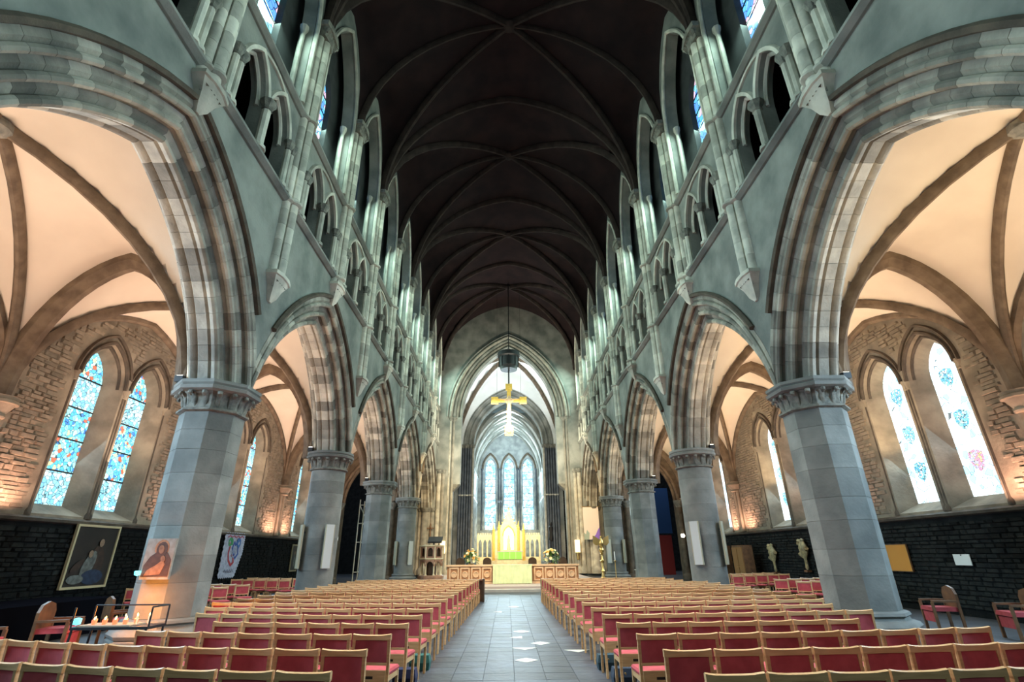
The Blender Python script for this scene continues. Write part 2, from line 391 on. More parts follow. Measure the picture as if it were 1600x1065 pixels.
# ------------------------------------------------------------------ upper nave walls
def shaft_section(y, z, s, x0, sc_=1.0):
    pts = []
    for cy, cx, rr in ((-.22, x0-.02, .12), (0, x0-.12, .15), (.22, x0-.02, .12)):
        a0, a1 = (radians(-80), radians(60)) if cy < 0 else ((radians(-75), radians(75)) if cy == 0 else (radians(-60), radians(80)))
        for i in range(6):
            a = a0+(a1-a0)*i/5
            pts.append((cx-rr*sc_*cos(a), cy+rr*sc_*sin(a)))
    pts = [(x0+.1, -.34*sc_)]+pts+[(x0+.1, .34*sc_)]
    return [(s*px, y+py, z) for px, py in pts]
def cluster_drum(s, h, name='shaft_block', sc_=1.0, m_=None):
    return MB().loft([shaft_section(0, .003, s, AX, sc_), shaft_section(0, h-.003, s, AX, sc_)]).mesh(name, m_ or SHAFT, True)
def leaflet():
    return MB().loft([[(0,-.04,0),(.03,0,0),(0,.04,0),(-.02,0,0)], [(.03,-.06,.1),(.07,0,.1),(.03,.06,.1),(0,0,.1)], [(.1,-.05,.17),(.13,0,.15),(.1,.05,.17),(.06,0,.18)], [(.14,-.01,.12),(.15,0,.11),(.14,.01,.12),(.12,0,.13)]]).mesh('leaf', CAPM, True)
LFT = leaflet()
TR = dict(z0=10.95, sp=12.2, rise=1.2, a=.60)
for s in (-1, 1):
    sd = 'painting side' if s < 0 else 'orange board side'
    W = empty('wall_left' if s < 0 else 'wall_right', (0,0,0), 0, 'tall stone nave wall of arcade spandrels, triforium and clerestory, '+sd, kind='structure')
    mp = YZ(s)
    for k in range(5):
        A = extrados(YK[k]+HB)
        MB().slab(A+[(YK[k+1], 10.7), (YK[k], 10.7)], [], AX+.02, BX-.02, mp).build('spandrel', ASH, W)
    halfs = [YK[0]-HB]+[YK[0]+HB*i for i in range(10)]
    for hi_, ya in enumerate(halfs):
        tri_h = [lancet(ya+1.40, TR['a'], TR['z0'], TR['sp'], TR['rise']), lancet(ya+2.74, TR['a'], TR['z0'], TR['sp'], TR['rise'])]
        MB().slab([(ya, 10.7), (ya+HB, 10.7), (ya+HB, 13.85), (ya, 13.85)], tri_h, AX+.02, AX+.4, mp).build('triforium_panel', ASH, W)
        hf = [lancet(ya+HB/2, 1.5, 14.1, 17.4, 3.6)]; hb = [lancet(ya+HB/2, 1.42, 14.1, 17.4, 3.5)]
        MB().slab([(ya, 13.85), (ya+HB, 13.85), (ya+HB, 24.9), (ya, 24.9)], hf, AX+.05, AX+.45, mp, hb).build('clerestory_panel', ASH, W)
        if hi_ == 0: continue
        for yc in (ya+1.40, ya+2.74):
            P = arch(yc, TR['a']+.02, TR['sp'], TR['rise'], 8)
            MB().sweep(P, [(0, AX-.05), (.09, AX-.07), (.13, AX+.03), (0, AX+.1)], mp).build('arch_moulding', SHAFT, W, True)
            P = arch(yc, TR['a']+.02, TR['sp'], TR['rise'], 8)
            MB().sweep(P, ROLL(-.05, AX+.2, .06), mp).build('arch_moulding', SHAFT, W, True)
        P = arch(ya+HB/2, 1.28, 12.35, 1.25, 8)
        MB().sweep(P, [(0, AX-.04), (.07, AX-.05), (.1, AX+.03), (0, AX+.05)], mp).build('arch_moulding', SHAFT, W, True)
        for yc, r in ((ya+2.07, .11), (ya+.72, .085), (ya+.52, .085), (ya+3.42, .085), (ya+3.62, .085)):
            xx = AX-.04 if r > .08 else AX-.01
            sh = MB().lathe([(r*1.7, 10.85), (r*1.7, 10.93), (r, 11.02), (r, 12.1)], 8, s*xx, yc).build('slender_shaft', SHAFT, W, True)
            MB().lathe([(r, 12.1), (r*1.25, 12.13), (r*1.1, 12.18), (r*1.9, 12.34), (r*1.9, 12.40)], 8, s*xx, yc).build('shaft_capital', CAPM, sh, True)
        P = arch(ya+HB/2, 1.52, 17.4, 3.6, 8)
        MB().sweep([(ya+HB/2-1.52, 14.2)]+P+[(ya+HB/2+1.52, 14.2)], ROLL(.04, AX-.02, .075), mp).build('clerestory_roll', SHAFT, W, True)
        for q in (-1, 1):
            MB().lathe([(.07, 14.1), (.07, 17.0), (.14, 17.2), (.14, 17.3)], 8, s*(AX+.3), ya+HB/2+q*1.36).build('slender_shaft', SHAFT, W, True)
            dt = MB()
            for i in range(22):
                z = 14.25+i*.14; y = ya+HB/2+q*1.68; x = s*(AX+.05)
                dt.add([(x,y-.07,z),(x,y+.07,z),(x,y+.07,z+.13),(x,y-.07,z+.13),(x-s*.06,y,z+.065)], [(0,1,4),(1,2,4),(2,3,4),(3,0,4)])
            dt.build('dogtooth', SHAFT, W, kind='stuff')
    # passage behind the triforium
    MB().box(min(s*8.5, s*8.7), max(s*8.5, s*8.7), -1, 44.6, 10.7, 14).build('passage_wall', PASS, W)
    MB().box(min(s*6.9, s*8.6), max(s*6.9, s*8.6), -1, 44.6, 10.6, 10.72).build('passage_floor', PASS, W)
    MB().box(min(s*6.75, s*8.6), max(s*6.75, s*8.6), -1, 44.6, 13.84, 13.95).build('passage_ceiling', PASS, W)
    for zc, pr in ((10.78, .16), (13.88, .15)):
        MB().sweep([(-.9, zc), (44.6, zc)], [(-.1, AX+.05), (-.1, AX-.04), (-.02, AX-pr), (.05, AX-pr), (.09, AX-.05), (.09, AX+.05)], mp).build('string_course', ASH, W)
    drum = cluster_drum(s, .5)
    ringm = MB().loft([shaft_section(0, 0, s, AX-.02, 1.1), shaft_section(0, .04, s, AX-.05, 1.3), shaft_section(0, .10, s, AX-.05, 1.3), shaft_section(0, .14, s, AX-.02, 1.1)]).mesh('shaft_ring', SHAFT, True)
    for i in range(10):
        y = YK[0]+HB*i; z0 = 8.45 if i % 2 == 0 else 10.5
        cl = empty('vaulting_shaft', (0, y, 0)); cl.parent = W
        z = z0
        while z < 17.3:
            put(drum, 'shaft_block', cl, (0, 0, z)); z += .5
        for zr in (10.72, 13.82): put(ringm, 'shaft_ring', cl, (0, 0, zr))
        def blk(z_, hw, out): return [(s*(AX+.08), -hw, z_), (s*(AX-out*.8), -hw, z_), (s*(AX-out), -hw*.4, z_), (s*(AX-out), hw*.4, z_), (s*(AX-out*.8), hw, z_), (s*(AX+.08), hw, z_)]
        MB().loft([blk(z0-.75, .05, .04), blk(z0-.6, .16, .12), blk(z0-.35, .24, .2), blk(z0-.12, .38, .3), blk(z0-.1, .42, .34), blk(z0, .42, .34)]).build('corbel', SHAFT, cl, True)
        for j in range(5):
            put(LFT, 'leaf', cl, mtx=Matrix.Translation((s*(AX-.12), -.22+j*.11, z0-.38)) @ Matrix.Rotation(pi if s > 0 else 0, 4, 'Z'))
        cp = MB().loft([blk(z, .34, .26), blk(z+.3, .42, .34), blk(z+.32, .5, .4), blk(z+.5, .52, .42)]).build('capital', CAPM, cl, True)
        for j in range(7):
            put(LFT, 'leaf', cp, mtx=Matrix.Translation((s*(AX-.26), -.36+j*.12, z+.12)) @ Matrix.Rotation(pi if s > 0 else 0, 4, 'Z'))

# clerestory windows
wn = 0
def window(label, group=None):
    global wn; wn += 1
    return empty('window_%d' % wn, (0,0,0), 0, label, kind='structure', group=group)
def glazed(W, c, a, z0, spring, rise, d, mp, mats, step=.5, extra=None, bars=True):
    """lancet glass split into panes by horizontal bars"""
    top = spring+rise; n = max(3, round((top-z0)/step)); zs = [z0+(top-z0)*i/n for i in range(n+1)]
    R = (rise*rise+a*a)/(2*a)
    def half(z):
        if z <= spring: return a
        return max(0, sqrt(max(0, R*R-(z-spring)**2))-(R-a))
    for i in range(n):
        zz = [zs[i]+(zs[i+1]-zs[i])*j/4 for j in range(5)]
        loop = [(c-half(z), z) for z in zz]+[(c+half(z), z) for z in reversed(zz)]
        if half(zz[-1]) < 1e-4: loop.pop(5)
        MB().slab(loop, [], d, d+.02, mp).build('pane', mats[i % len(mats)], W)
    if bars:
        for z in zs[1:-1]:
            MB().slab([(c-half(z), z-.02), (c+half(z), z-.02), (c+half(z), z+.02), (c-half(z), z+.02)], [], d-.03, d+.03, mp).build('glazing_bar', BLACK, W)
for s in (-1, 1):
    mp = YZ(s)
    for i in range(1, 10):
        ya = YK[0]+HB*i-HB; yc = ya+HB/2
        lab = 'clerestory window high in the wall, %s, number %s from the near end' % ('painting side' if s < 0 else 'orange board side', ['one','two','three','four','five','six','seven','eight','nine','ten'][i-1])
        W = window(lab, 'clerestory windows')
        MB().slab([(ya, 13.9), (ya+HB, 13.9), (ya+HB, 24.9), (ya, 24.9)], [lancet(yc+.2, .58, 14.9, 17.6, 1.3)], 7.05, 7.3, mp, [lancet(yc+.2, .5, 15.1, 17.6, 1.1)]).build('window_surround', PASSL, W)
        glazed(W, yc+.2, .51, 15.1, 17.6, 1.1, 7.22, mp, [GCLER], .7)

# ------------------------------------------------------------------ nave vault
C = empty('ceiling', (0,0,0), 0, 'dark ribbed stone vault over the nave', kind='structure')
NA, NZ, NH, NW = AX+.05, 17.8, 6.8, 4.2
def nave_web(ya, yb):
    nu, nv = 32, 24; V = []; F = []
    yc = (ya+yb)/2; hb = (yb-ya)/2
    for i in range(nu+1):
        u = sin(pi/2*(-1+2*i/nu))
        for j in range(nv+1):
            v = -1+2*j/nv; au = abs(u); av = abs(v); z = fprof(au, 1.15)*NH
            if av < au:
                t = av/au; e = 1-abs(2*t-1); hh = (NH*.62)*(au**3)*(1-fprof(au, 1.15)*.75)
                z += hh*fprof(1-e, 1.3)
            V.append((u*NA, yc+v*hb, NZ+z))
    for i in range(nu):
        for j in range(nv):
            a = i*(nv+1)+j; F.append((a, a+1, a+nv+2, a+nv+1))
    return MB().add(V, F)
nave_web(YK[0]-HB*2, YK[0]).build('vault_web', DWEB, C, True)
RP = [(.02, -.15), (.02, .15), (-.12, .15), (-.2, .09), (-.27, .05), (-.27, -.05), (-.2, -.09), (-.12, -.15)]
RPs = [(.02, -.10), (.02, .10), (-.10, .10), (-.17, .06), (-.22, .03), (-.22, -.03), (-.17, -.06), (-.10, -.10)]
def rib(p0, p1, zf, prof, m_, parent, name='rib', n=20, t0=-1, t1=1):
    """rib over the plan line p0-p1, height zf(|t|), t in -1..1"""
    p0, p1 = Vector(p0), Vector(p1); L_ = (p1-p0).length/2; d = (p1-p0).normalized(); sd = Vector((-d.y, d.x)); c = (p0+p1)/2
    ts = [sin(pi/2*x_) for x_ in [(-1+2*i/n) for i in range(n+1)]]; ts = [t for t in ts if t0-1e-6 <= t <= t1+1e-6]
    path = [(t*L_, zf(abs(t))) for t in ts]
    return MB().sweep(path, prof, lambda a, b, q: (c.x+d.x*a+sd.x*q, c.y+d.y*a+sd.y*q, b)).build(name, m_, parent, True)
zfn = lambda t: NZ+NH*fprof(t, 1.15)-.0
for k in range(5):
    nave_web(YK[k], YK[k+1]).build('vault_web', DWEB, C, True)
    rib((-NA, YK[k]), (NA, YK[k]), zfn, RP, DRIB, C)
    rib((-NA, YK[k]+HB), (NA, YK[k]+HB), zfn, RPs, DRIB, C)
    rib((-NA, YK[k]), (NA, YK[k+1]), zfn, RP, DRIB, C); rib((-NA, YK[k+1]), (NA, YK[k]), zfn, RP, DRIB, C)
    MB().lathe([(.02, 24.25), (.2, 24.28), (.32, 24.4), (.3, 24.55)], 12, 0, YK[k]+HB).build('boss', DRIB, C, True)

# ------------------------------------------------------------------ aisles
AC, AH = (BX+WX)/2, (WX-BX)/2; AZ = 5.2
def aisle_z(u, v, s):
    au, av = abs(u), abs(v); mm, ss = min(au, av), max(au, av); t = (ss-mm)/(1-mm) if mm < 1 else 0
    amp = 4.35+(3.85-4.35)*t if av > au else 4.35+((4.75 if u < 0 else 3.85)-4.35)*t
    return AZ+amp*fprof(mm)
for s in (-1, 1):
    sd = 'painting side' if s < 0 else 'orange board side'
    C = empty('ceiling', (0,0,0), 0, 'cream plaster rib vault over the aisle, '+sd, kind='structure')
    for k in range(4):
        V = []; F = []; nn = 28; yc = YK[k]+HB
        for i in range(nn+1):
            u = sin(pi/2*(-1+2*i/nn))
            for j in range(nn+1):
                v = sin(pi/2*(-1+2*j/nn)); V.append((s*(AC+u*AH), yc+v*HB, aisle_z(u, v, s)))
        for i in range(nn):
            for j in range(nn):
                a = i*(nn+1)+j; F.append((a, a+1, a+nn+2, a+nn+1))
        MB().add(V, F).build('vault_web', WEB, C, True)
        z1 = lambda t: AZ+4.35*fprof(t)
        rib((s*BX, YK[k]), (s*WX, YK[k+1]), z1, RPs, ARIB, C, 'diagonal_rib'); rib((s*BX, YK[k+1]), (s*WX, YK[k]), z1, RPs, ARIB, C, 'diagonal_rib')
        MB().lathe([(.02, 9.22), (.15, 9.24), (.26, 9.34), (.24, 9.5), (.1, 9.55)], 12, s*AC, yc).build('boss', CAPM, C, True)
        P = [(yc+HB*sin(pi/2*(-1+2*i/20)), AZ+3.85*fprof(abs(sin(pi/2*(-1+2*i/20))))) for i in range(21)]
        MB().sweep(P, [(.02, WX+.05), (.02, WX-.14), (-.1, WX-.14), (-.16, WX-.06), (-.16, WX+.05)], YZ(s)).build('wall_rib', ARIB, C, True)
    for k in range(5):
        rib((s*BX, YK[k]), (s*WX, YK[k]), lambda t: AZ+3.85*fprof(t), [(a*1.25, b*1.5) for a, b in RP], ARIB, C, 'transverse_rib')

    # outer wall with its pairs of lancets
    W = empty('wall_left' if s < 0 else 'wall_right', (0,0,0), 0, 'outer aisle wall of rubble and ashlar with lancet pairs, '+sd, kind='structure')
    mp = YZ(s)
    MB().slab([(-1, 0), (YK[0], 0), (YK[0], 9.9), (-1, 9.9)], [], WX, WX+.9, mp).build('wall_panel', WASH, W)
    for k in range(4):
        yc = YK[k]+HB-.1*(s > 0)*5+ .0
        yc = YK[k]+HB+(-.75 if s > 0 else -.2)
        hf = [lancet(yc+q*1.02, .86, 2.75, 6.55, 1.25) for q in (-1, 1)]
        hb = [lancet(yc+q*1.02, .51, 3.05, 6.5, .95) for q in (-1, 1)]
        MB().slab([(YK[k], 2.55), (YK[k+1], 2.55), (YK[k+1], 9.9), (YK[k], 9.9)], hf, WX, WX+.5, mp, hb).build('wall_panel', WASH, W)
        MB().slab([(YK[k], 0), (YK[k+1], 0), (YK[k+1], 2.55), (YK[k], 2.55)], [], WX+.02, WX+.5, mp).build('lower_wall_panel', DWALL, W)
        MB().sweep([(YK[k], 2.6), (YK[k+1], 2.6)], [(-.08, WX+.05), (-.04, WX-.1), (.03, WX-.12), (.08, WX-.03), (.08, WX+.05)], mp).build('sill_course', MOLD, W)
        for q in (-1, 1):
            c = yc+q*1.02
            for rr, dd, aa in ((.0, WX-.03, .90), (0, WX+.14, .80)):
                MB().sweep(arch(c, aa, 6.55, 1.27 if aa > .85 else 1.15, 9), ROLL(.0, dd, .06), mp).build('arch_moulding', MOLD, W, True)
            MB().sweep([p for p in arch(c, 1.0, 6.55, 1.45, 10) if not (q*(p[0]-c) < -.98)], [(0, WX+.02), (0, WX-.06), (.07, WX-.09), (.1, WX+.02)], mp).build('hood_mould', MOLD, W, True)
        for cy in (yc-1.98, yc-.05, yc+.05, yc+1.98):
            sh = MB().lathe([(.11, 2.7), (.11, 2.8), (.065, 2.88), (.065, 6.3)], 10, s*(WX+.05), cy).build('jamb_shaft', MOLD, W, True)
            MB().lathe([(.065, 6.3), (.085, 6.33), (.07, 6.38), (.13, 6.53), (.13, 6.6)], 10, s*(WX+.05), cy).build('shaft_capital', WASH, sh, True)
        # window glass
        wl = ['lancet pair beside the back chairs', 'lancet pair above the framed painting', 'lancet pair behind the first column', 'farthest lancet pair of the aisle']
        if s > 0: wl = ['lancet pair beside the back chairs', 'pale lancet pair with blue shields above the orange board', 'lancet pair beside the gilt wall figures', 'farthest pale lancet pair of the aisle']
        Wn = window(wl[k]+', '+sd, 'aisle windows')
        for q in (-1, 1):
            c = yc+q*1.02
            if s < 0: glazed(Wn, c, .53, 3.03, 6.5, 1.0, WX+.45, mp, [GGRID, GFIG, GFIG, GGRID, GFIG], .85)
            else:
                glazed(Wn, c, .53, 3.03, 6.5, 1.0, WX+.45, mp, [GWHITE], .85, bars=False)
                for zc, gm in ((6.35, GSHIELD), (5.1, GSHIELD), (3.95, GRED if q < 0 else GSHIELD)):
                    MB().slab([(c-.22, zc+.24), (c, zc+.3), (c+.22, zc+.24), (c+.22, zc-.02), (c+.13, zc-.2), (c, zc-.3), (c-.13, zc-.2), (c-.22, zc-.02)], [], WX+.43, WX+.445, mp).build('shield_pane', gm, Wn)
                e = -1
                MB().slab([(c+e*.51, 3.05), (c+e*.42, 3.05), (c+e*.42, 6.8), (c+e*.51, 6.6)], [], WX+.43, WX+.445, mp).build('border_pane', GBORD, Wn)
    # responds between the bays
    for k in range(5):
        rp = empty('respond', (s*(WX-.02), YK[k], 0)); rp.parent = W
        for q in (-.17, .17):
            MB().lathe([(.14, 2.68), (.14, 2.8), (.085, 2.9), (.085, 4.72)], 10, -s*.1, q).build('shaft', WASH, rp, True)
        MB().box(min(0, -s*.02), max(0, -s*.02)+.001, -.42, .42, 2.65, 4.8).build('backing_slab', WASH, rp)
        cp = MB().lathe([(.24, 4.70), (.26, 4.74), (.23, 4.80), (.36, 5.02), (.42, 5.04), (.42, 5.1), (.38, 5.13), (.42, 5.2)], 16, -s*.1, 0).build('capital', WASH, rp, True)
    # rubble stones; the nearest ones singly, the rest joined
    stuffm = MB(); n_obj = 0
    variants = []
    for vv in range(6):
        L_, H_ = 1, 1; rnd = [random.uniform(-.06, .06) for _ in range(8)]
        variants.append([(0,-.5+rnd[0],-.5+rnd[1]),(0,.5+rnd[2],-.5),(0,.5+rnd[3],.5+rnd[4]),(0,-.5,.5+rnd[5]), (1,-.42+rnd[0],-.4),(1,.42+rnd[2],-.38),(1,.42,.4+rnd[4]),(1,-.42+rnd[6],.38)])
    FS = [(0,1,5,4),(1,2,6,5),(2,3,7,6),(3,0,4,7),(4,5,6,7)]
    smesh = {}
    for nm, mm_ in (('r', RUBS), ('d', DRUB)):
        for vi, vv in enumerate(variants):
            smesh[(nm, vi)] = MB().add([(-s*x, y, z) for x, y, z in vv], FS).mesh('stone', mm_)
    dstuff = MB()
    for k in range(1, 4):
        yw = YK[k]+HB+(-.75 if s > 0 else -.2)
        z = .2; row = 0
        while z < 8.9:
            h = random.uniform(.075, .135); y = YK[k]+(.0 if z < 2.4 else .45)+random.uniform(0, .2)
            low = z+h < 2.5
            while y < YK[k+1]-.35:
                L_ = random.uniform(.18, .50); cy, cz = y+L_/2, z+h/2; y += L_+.015
                if not low:
                    if 2.45 < z+h and z < 2.75: continue
                    if abs(cy-yw) < 2.12+L_/2 and cz < 6.6: continue
                    if 6.4 < cz < 8.25 and min(abs(cy-yw-1.02), abs(cy-yw+1.02)) < 1.12+L_/2-max(0, cz-7.2)*.9: continue
                    tt = abs(cy-(YK[k]+HB))/HB
                    if tt > .97 or cz > AZ+3.85*fprof(min(1, tt+.03))-.25: continue
                dep = random.uniform(.02, .06); vi = random.randrange(6)
                near = k == 1 and ((not low and cy < 14.0 and n_obj < 300) or (low and cy < 15.5 and cz > 1.2 and n_obj < 300))
                if near:
                    o = put(smesh[('d' if low else 'r', vi)], 'stone', W, (s*WX, cy, cz)); o.scale = (dep, L_, h); n_obj += 1
                else:
                    (dstuff if low else stuffm).add([(s*(WX-x*dep), cy+yy*L_, cz+zz*h) for x, yy, zz in variants[vi]], FS)
            z += h+.012
    stuffm.build('rubble_stonework', RUB, W, kind='stuff'); dstuff.build('dark_rubble_stonework', DRUB, W, kind='stuff')
    # heavy arch that ends the aisle
    W = empty('wall_back', (0,0,0), 0, 'heavy moulded arch ending the aisle, '+sd, kind='structure')
    MB().slab([(s*BX, 0), (s*WX, 0), (s*WX, 9.9), (s*BX, 9.9)], [lancet(s*(AC-.15), 1.75, 0, 5.0, 3.1)], YK[4]+.1, YK[4]+.9, XZ).build('end_wall_panel', RIB, W)
    for a_, d_, m2 in ((1.8, YK[4]+.05, ARIB), (1.62, YK[4]+.3, ARIB)):
        MB().sweep(arch(s*(AC-.15), a_, 5.0, 3.1, 12), ROLL(.05, d_, .12, 8), XZ).build('end_arch_moulding', m2, W, True)
    for q in (-1, 1):
        sh = MB().lathe([(.34, .0), (.34, .3), (.2, .45), (.2, 4.6)], 12, s*(AC-.15)+q*1.82, YK[4]+.05).build('end_shaft', RIB, W, True)
        MB().lathe([(.2, 4.6), (.22, 4.7), (.34, 4.95), (.36, 5.05)], 12, s*(AC-.15)+q*1.82, YK[4]+.05).build('end_capital', CAPM, W, True)

# ------------------------------------------------------------------ crossing, transepts, choir
W = empty('wall_back', (0,0,0), 0, 'crossing wall with tall moulded pointed arch to the chancel', kind='structure')
CY = YK[5]
up_hole = arch(0, 5.15, 13.3, 7.8, 20)
MB().slab([(-7.9, 0), (-5.15, 0)]+up_hole+[(5.15, 0), (7.9, 0), (7.9, 25), (-7.9, 25)], [], CY, CY+.5, XZ).build('arch_wall_panel', ASH, W)
MB().slab([(-7.9, 0), (-4.92, 0), (-4.92, 6.8), (-4.32, 7.4)]+arch(0, 4.32, 13.3, 6.9, 20)+[(4.32, 7.4), (4.92, 6.8), (4.92, 0), (7.9, 0), (7.9, 25), (-7.9, 25)], [], CY+.5, CY+1.3, XZ).build('arch_wall_panel', ASH, W)
for a_, rs, d_, r_s, mm_ in ((5.6, 8.2, CY-.05, .10, ASH), (5.3, 7.95, CY-.05, .14, BLK), (5.02, 7.7, CY+.22, .15, ASH), (4.74, 7.4, CY+.3, .14, BLK), (4.45, 7.1, CY+.42, .12, ASH)):
    MB().sweep(arch(0, a_, 13.3, rs, 24), ROLL(0, d_, r_s, 8), XZ).build('arch_moulding', mm_, W, True)
for q in (-1, 1):
    for i, xx in enumerate((5.28, 5.02, 4.78)):
        z0 = .22 if i < 2 else 7.4
        sh = MB().lathe([(.2, z0), (.2, z0+.25), (.13, z0+.4), (.13, 12.9)], 10, q*xx, CY+.1+.15*i).build('jamb_shaft', BLK, W, True)
        MB().lathe([(.13, 12.9), (.15, 12.95), (.24, 13.2), (.25, 13.3)], 10, q*xx, CY+.1+.15*i).build('shaft_capital', CAPM, sh, True)
    MB().box(min(q*4.32, q*4.95), max(q*4.32, q*4.95), CY+.2, CY+.5, 7.35, 13.3).build('inner_jamb', ASH, W)
    MB().loft([[(q*4.32, CY+.5, 7.35), (q*4.95, CY+.5, 7.35), (q*4.95, CY+.2, 7.35), (q*4.32, CY+.2, 7.35)], [(q*4.88, CY+.5, 6.8), (q*4.95, CY+.5, 6.8), (q*4.95, CY+.4, 6.8), (q*4.88, CY+.4, 6.8)]]).build('corbel', CAPM, W)
    # responds of the arcade on the crossing piers
    for xx, yy, rr in ((5.75, CY-.05, .16), (6.1, CY-.12, .2), (6.5, CY-.25, .2), (7.1, CY-.35, .3), (6.8, CY-.3, .18), (7.5, CY-.25, .18)):
        top = 5.0 if xx > 6.4 else 8.2
        sh = MB().lathe([(rr*1.5, .22), (rr*1.5, .6), (rr, .8), (rr, top)], 10, q*xx, yy).build('respond_shaft', BLK, W, True)
        MB().lathe([(rr, top), (rr*1.2, top+.05), (rr*1.6, top+.28), (rr*1.7, top+.35)], 10, q*xx, yy).build('shaft_capital', CAPM, sh, True)
    MB().box(min(q*6.3, q*7.9), max(q*6.3, q*7.9), CY-.3, CY+.02, 0, 10.6).build('respond_core', ASH, W)
# crossing vault
C = empty('ceiling', (0,0,0), 0, 'white plaster vault with brown ribs over the crossing', kind='structure')
def quad_web(x0, x1, y0, y1, zs_, h, Rr, m_, parent, name='vault_web'):
    V = []; F = []; nn = 20; xc, yc, hx, hy = (x0+x1)/2, (y0+y1)/2, (x1-x0)/2, (y1-y0)/2
    for i in range(nn+1):
        u = sin(pi/2*(-1+2*i/nn))
        for j in range(nn+1):
            v = sin(pi/2*(-1+2*j/nn)); V.append((xc+u*hx, yc+v*hy, zs_+h*fprof(min(abs(u), abs(v)), Rr)))
    for i in range(nn):
        for j in range(nn):
            a = i*(nn+1)+j; F.append((a, a+1, a+nn+2, a+nn+1))
    MB().add(V, F).build(name, m_, parent, True)
EY = 56.0
quad_web(-6.3, 6.3, CY+1.3, EY, 9.2, 12.5, 1.2, WWEB, C)
RPb = [(a*1.7, b*1.5) for a, b in RPs]
for a_, b_ in (((-6.3, CY+1.3), (6.3, EY)), ((6.3, CY+1.3), (-6.3, EY))):
    rib(a_, b_, lambda t: 9.2+12.5*fprof(t, 1.2), RPb, RIB, C, 'diagonal_rib')
for s in (-1, 1):   # transept sides of the crossing
    W2 = MB().slab([(CY+1.3, 0), (CY+1.6, 0)]+arch((CY+1.3+EY)/2, (EY-CY-1.3)/2-.3, 13.3, 6.5, 12)+[(EY-.3, 0), (EY, 0), (EY, 24), (CY+1.3, 24)], [], 6.3, 7.5, YZ(s)).build('wall_left' if s < 0 else 'wall_right', ASH)
    tag(W2, 'side wall of the crossing with tall arch to transept, '+('scaffold side' if s < 0 else 'eagle lectern side'), kind='structure')
    T = empty('wall_left' if s < 0 else 'wall_right', (0,0,0), 0, 'dark transept walls beyond the aisle, '+('scaffold side' if s < 0 else 'red hanging side'), kind='structure')
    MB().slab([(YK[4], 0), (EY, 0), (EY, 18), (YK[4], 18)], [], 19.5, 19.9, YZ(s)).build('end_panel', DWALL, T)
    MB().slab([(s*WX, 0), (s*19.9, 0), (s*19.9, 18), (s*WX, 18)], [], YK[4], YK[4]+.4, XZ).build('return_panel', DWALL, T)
    cx = 13.0 if s > 0 else -8.9
    hole = [lancet(cx, 1.7, 0, 4.6, 3.0)]
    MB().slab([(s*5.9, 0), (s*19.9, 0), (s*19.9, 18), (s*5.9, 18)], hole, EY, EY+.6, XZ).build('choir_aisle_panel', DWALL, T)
    MB().sweep(arch(cx, 1.75, 4.6, 3.05, 12), ROLL(.02, EY-.03, .14, 8), XZ).build('arch_moulding', ASH, T, True)
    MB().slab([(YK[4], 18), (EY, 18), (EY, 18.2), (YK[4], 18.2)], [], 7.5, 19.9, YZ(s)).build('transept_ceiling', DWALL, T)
    CA = empty('ceiling', (0,0,0), 0, 'white ribbed vault of the choir aisle, '+('scaffold side' if s < 0 else 'red hanging side'), kind='structure')
    for j in range(2):
        quad_web(cx-1.7, cx+1.7, EY+.6+j*5, EY+5.6+j*5, 4.6, 3.4, 1.2, WWEB, CA)
        rib((cx-1.7, EY+.6+j*5), (cx+1.7, EY+.6+j*5), lambda t: 4.6+3.4*fprof(t, 1.2), RPs, ASH, CA)
        rib((cx-1.7, EY+.6+j*5), (cx+1.7, EY+5.6+j*5), lambda t: 4.6+3.4*fprof(t, 1.2), RPs, ASH, CA)
    MB().slab([(EY+.6, 0), (EY+11, 0), (EY+11, 8.5), (EY+.6, 8.5)], [], abs(cx)+1.7, abs(cx)+2.0, YZ(s)).build('choir_aisle_wall', ASH, CA)
    MB().slab([(cx-1.9, 0), (cx+2, 0), (cx+2, 8.5), (cx-1.9, 8.5)], [], EY+11, EY+11.3, XZ).build('choir_aisle_end', DWALL, CA)
    area('choir_aisle_lamp', (cx, EY+4, 3.4), (cx, EY+4, 9), 2, 4, 420 if s > 0 else 60, (.75, .92, 1), 150)
# east crossing arch
W = empty('wall_back', (0,0,0), 0, 'grey inner arch wall between crossing and choir', kind='structure')
MB().slab([(-6.3, .2), (-3.85, .2)]+arch(0, 3.85, 13.0, 5.1, 18)+[(3.85, .2), (6.3, .2), (6.3, 24), (-6.3, 24)], [], EY, EY+1.2, XZ).build('arch_wall_panel', ASH, W)
MB().slab([(-6.3, 13)]+[(-5.1, 13)]+arch(0, 5.1, 13.0, 6.7, 18)[1:-1]+[(5.1, 13), (6.3, 13), (6.3, 24), (-6.3, 24)], [], EY-.25, EY, XZ).build('white_wall_face', WWEB, W)
for a_, rs, d_, r_s in ((4.9, 6.4, EY-.05, .1), (4.35, 5.75, EY-.1, .14), (3.95, 5.25, EY-.05, .12)):
    MB().sweep(arch(0, a_, 13.0, rs, 20), ROLL(0, d_, r_s, 8), XZ).build('arch_moulding', ASH, W, True)
GREYSH = mat('dark_marble_shaft', (.10, .115, .135), .5, noise=(.05, .06, .075), scale=2)
for q in (-1, 1):
    for i in range(6):
        xx = 3.92+i*.27; yy = EY-.2-.1*(i % 2)
        sh = MB().lathe([(.2, .22), (.2, .5), (.13, .6), (.13, 12.6)], 10, q*xx, yy).build('pier_shaft', GREYSH if i > 0 else SHAFT, W, True)
        MB().lathe([(.13, 12.6), (.15, 12.65), (.24, 12.9), (.25, 13.0)], 10, q*xx, yy).build('shaft_capital', CAPM, sh, True)
        MB().lathe([(.19, 7.5), (.19, 7.65)], 10, q*xx, yy).build('shaft_ring', SHAFT, sh, True)
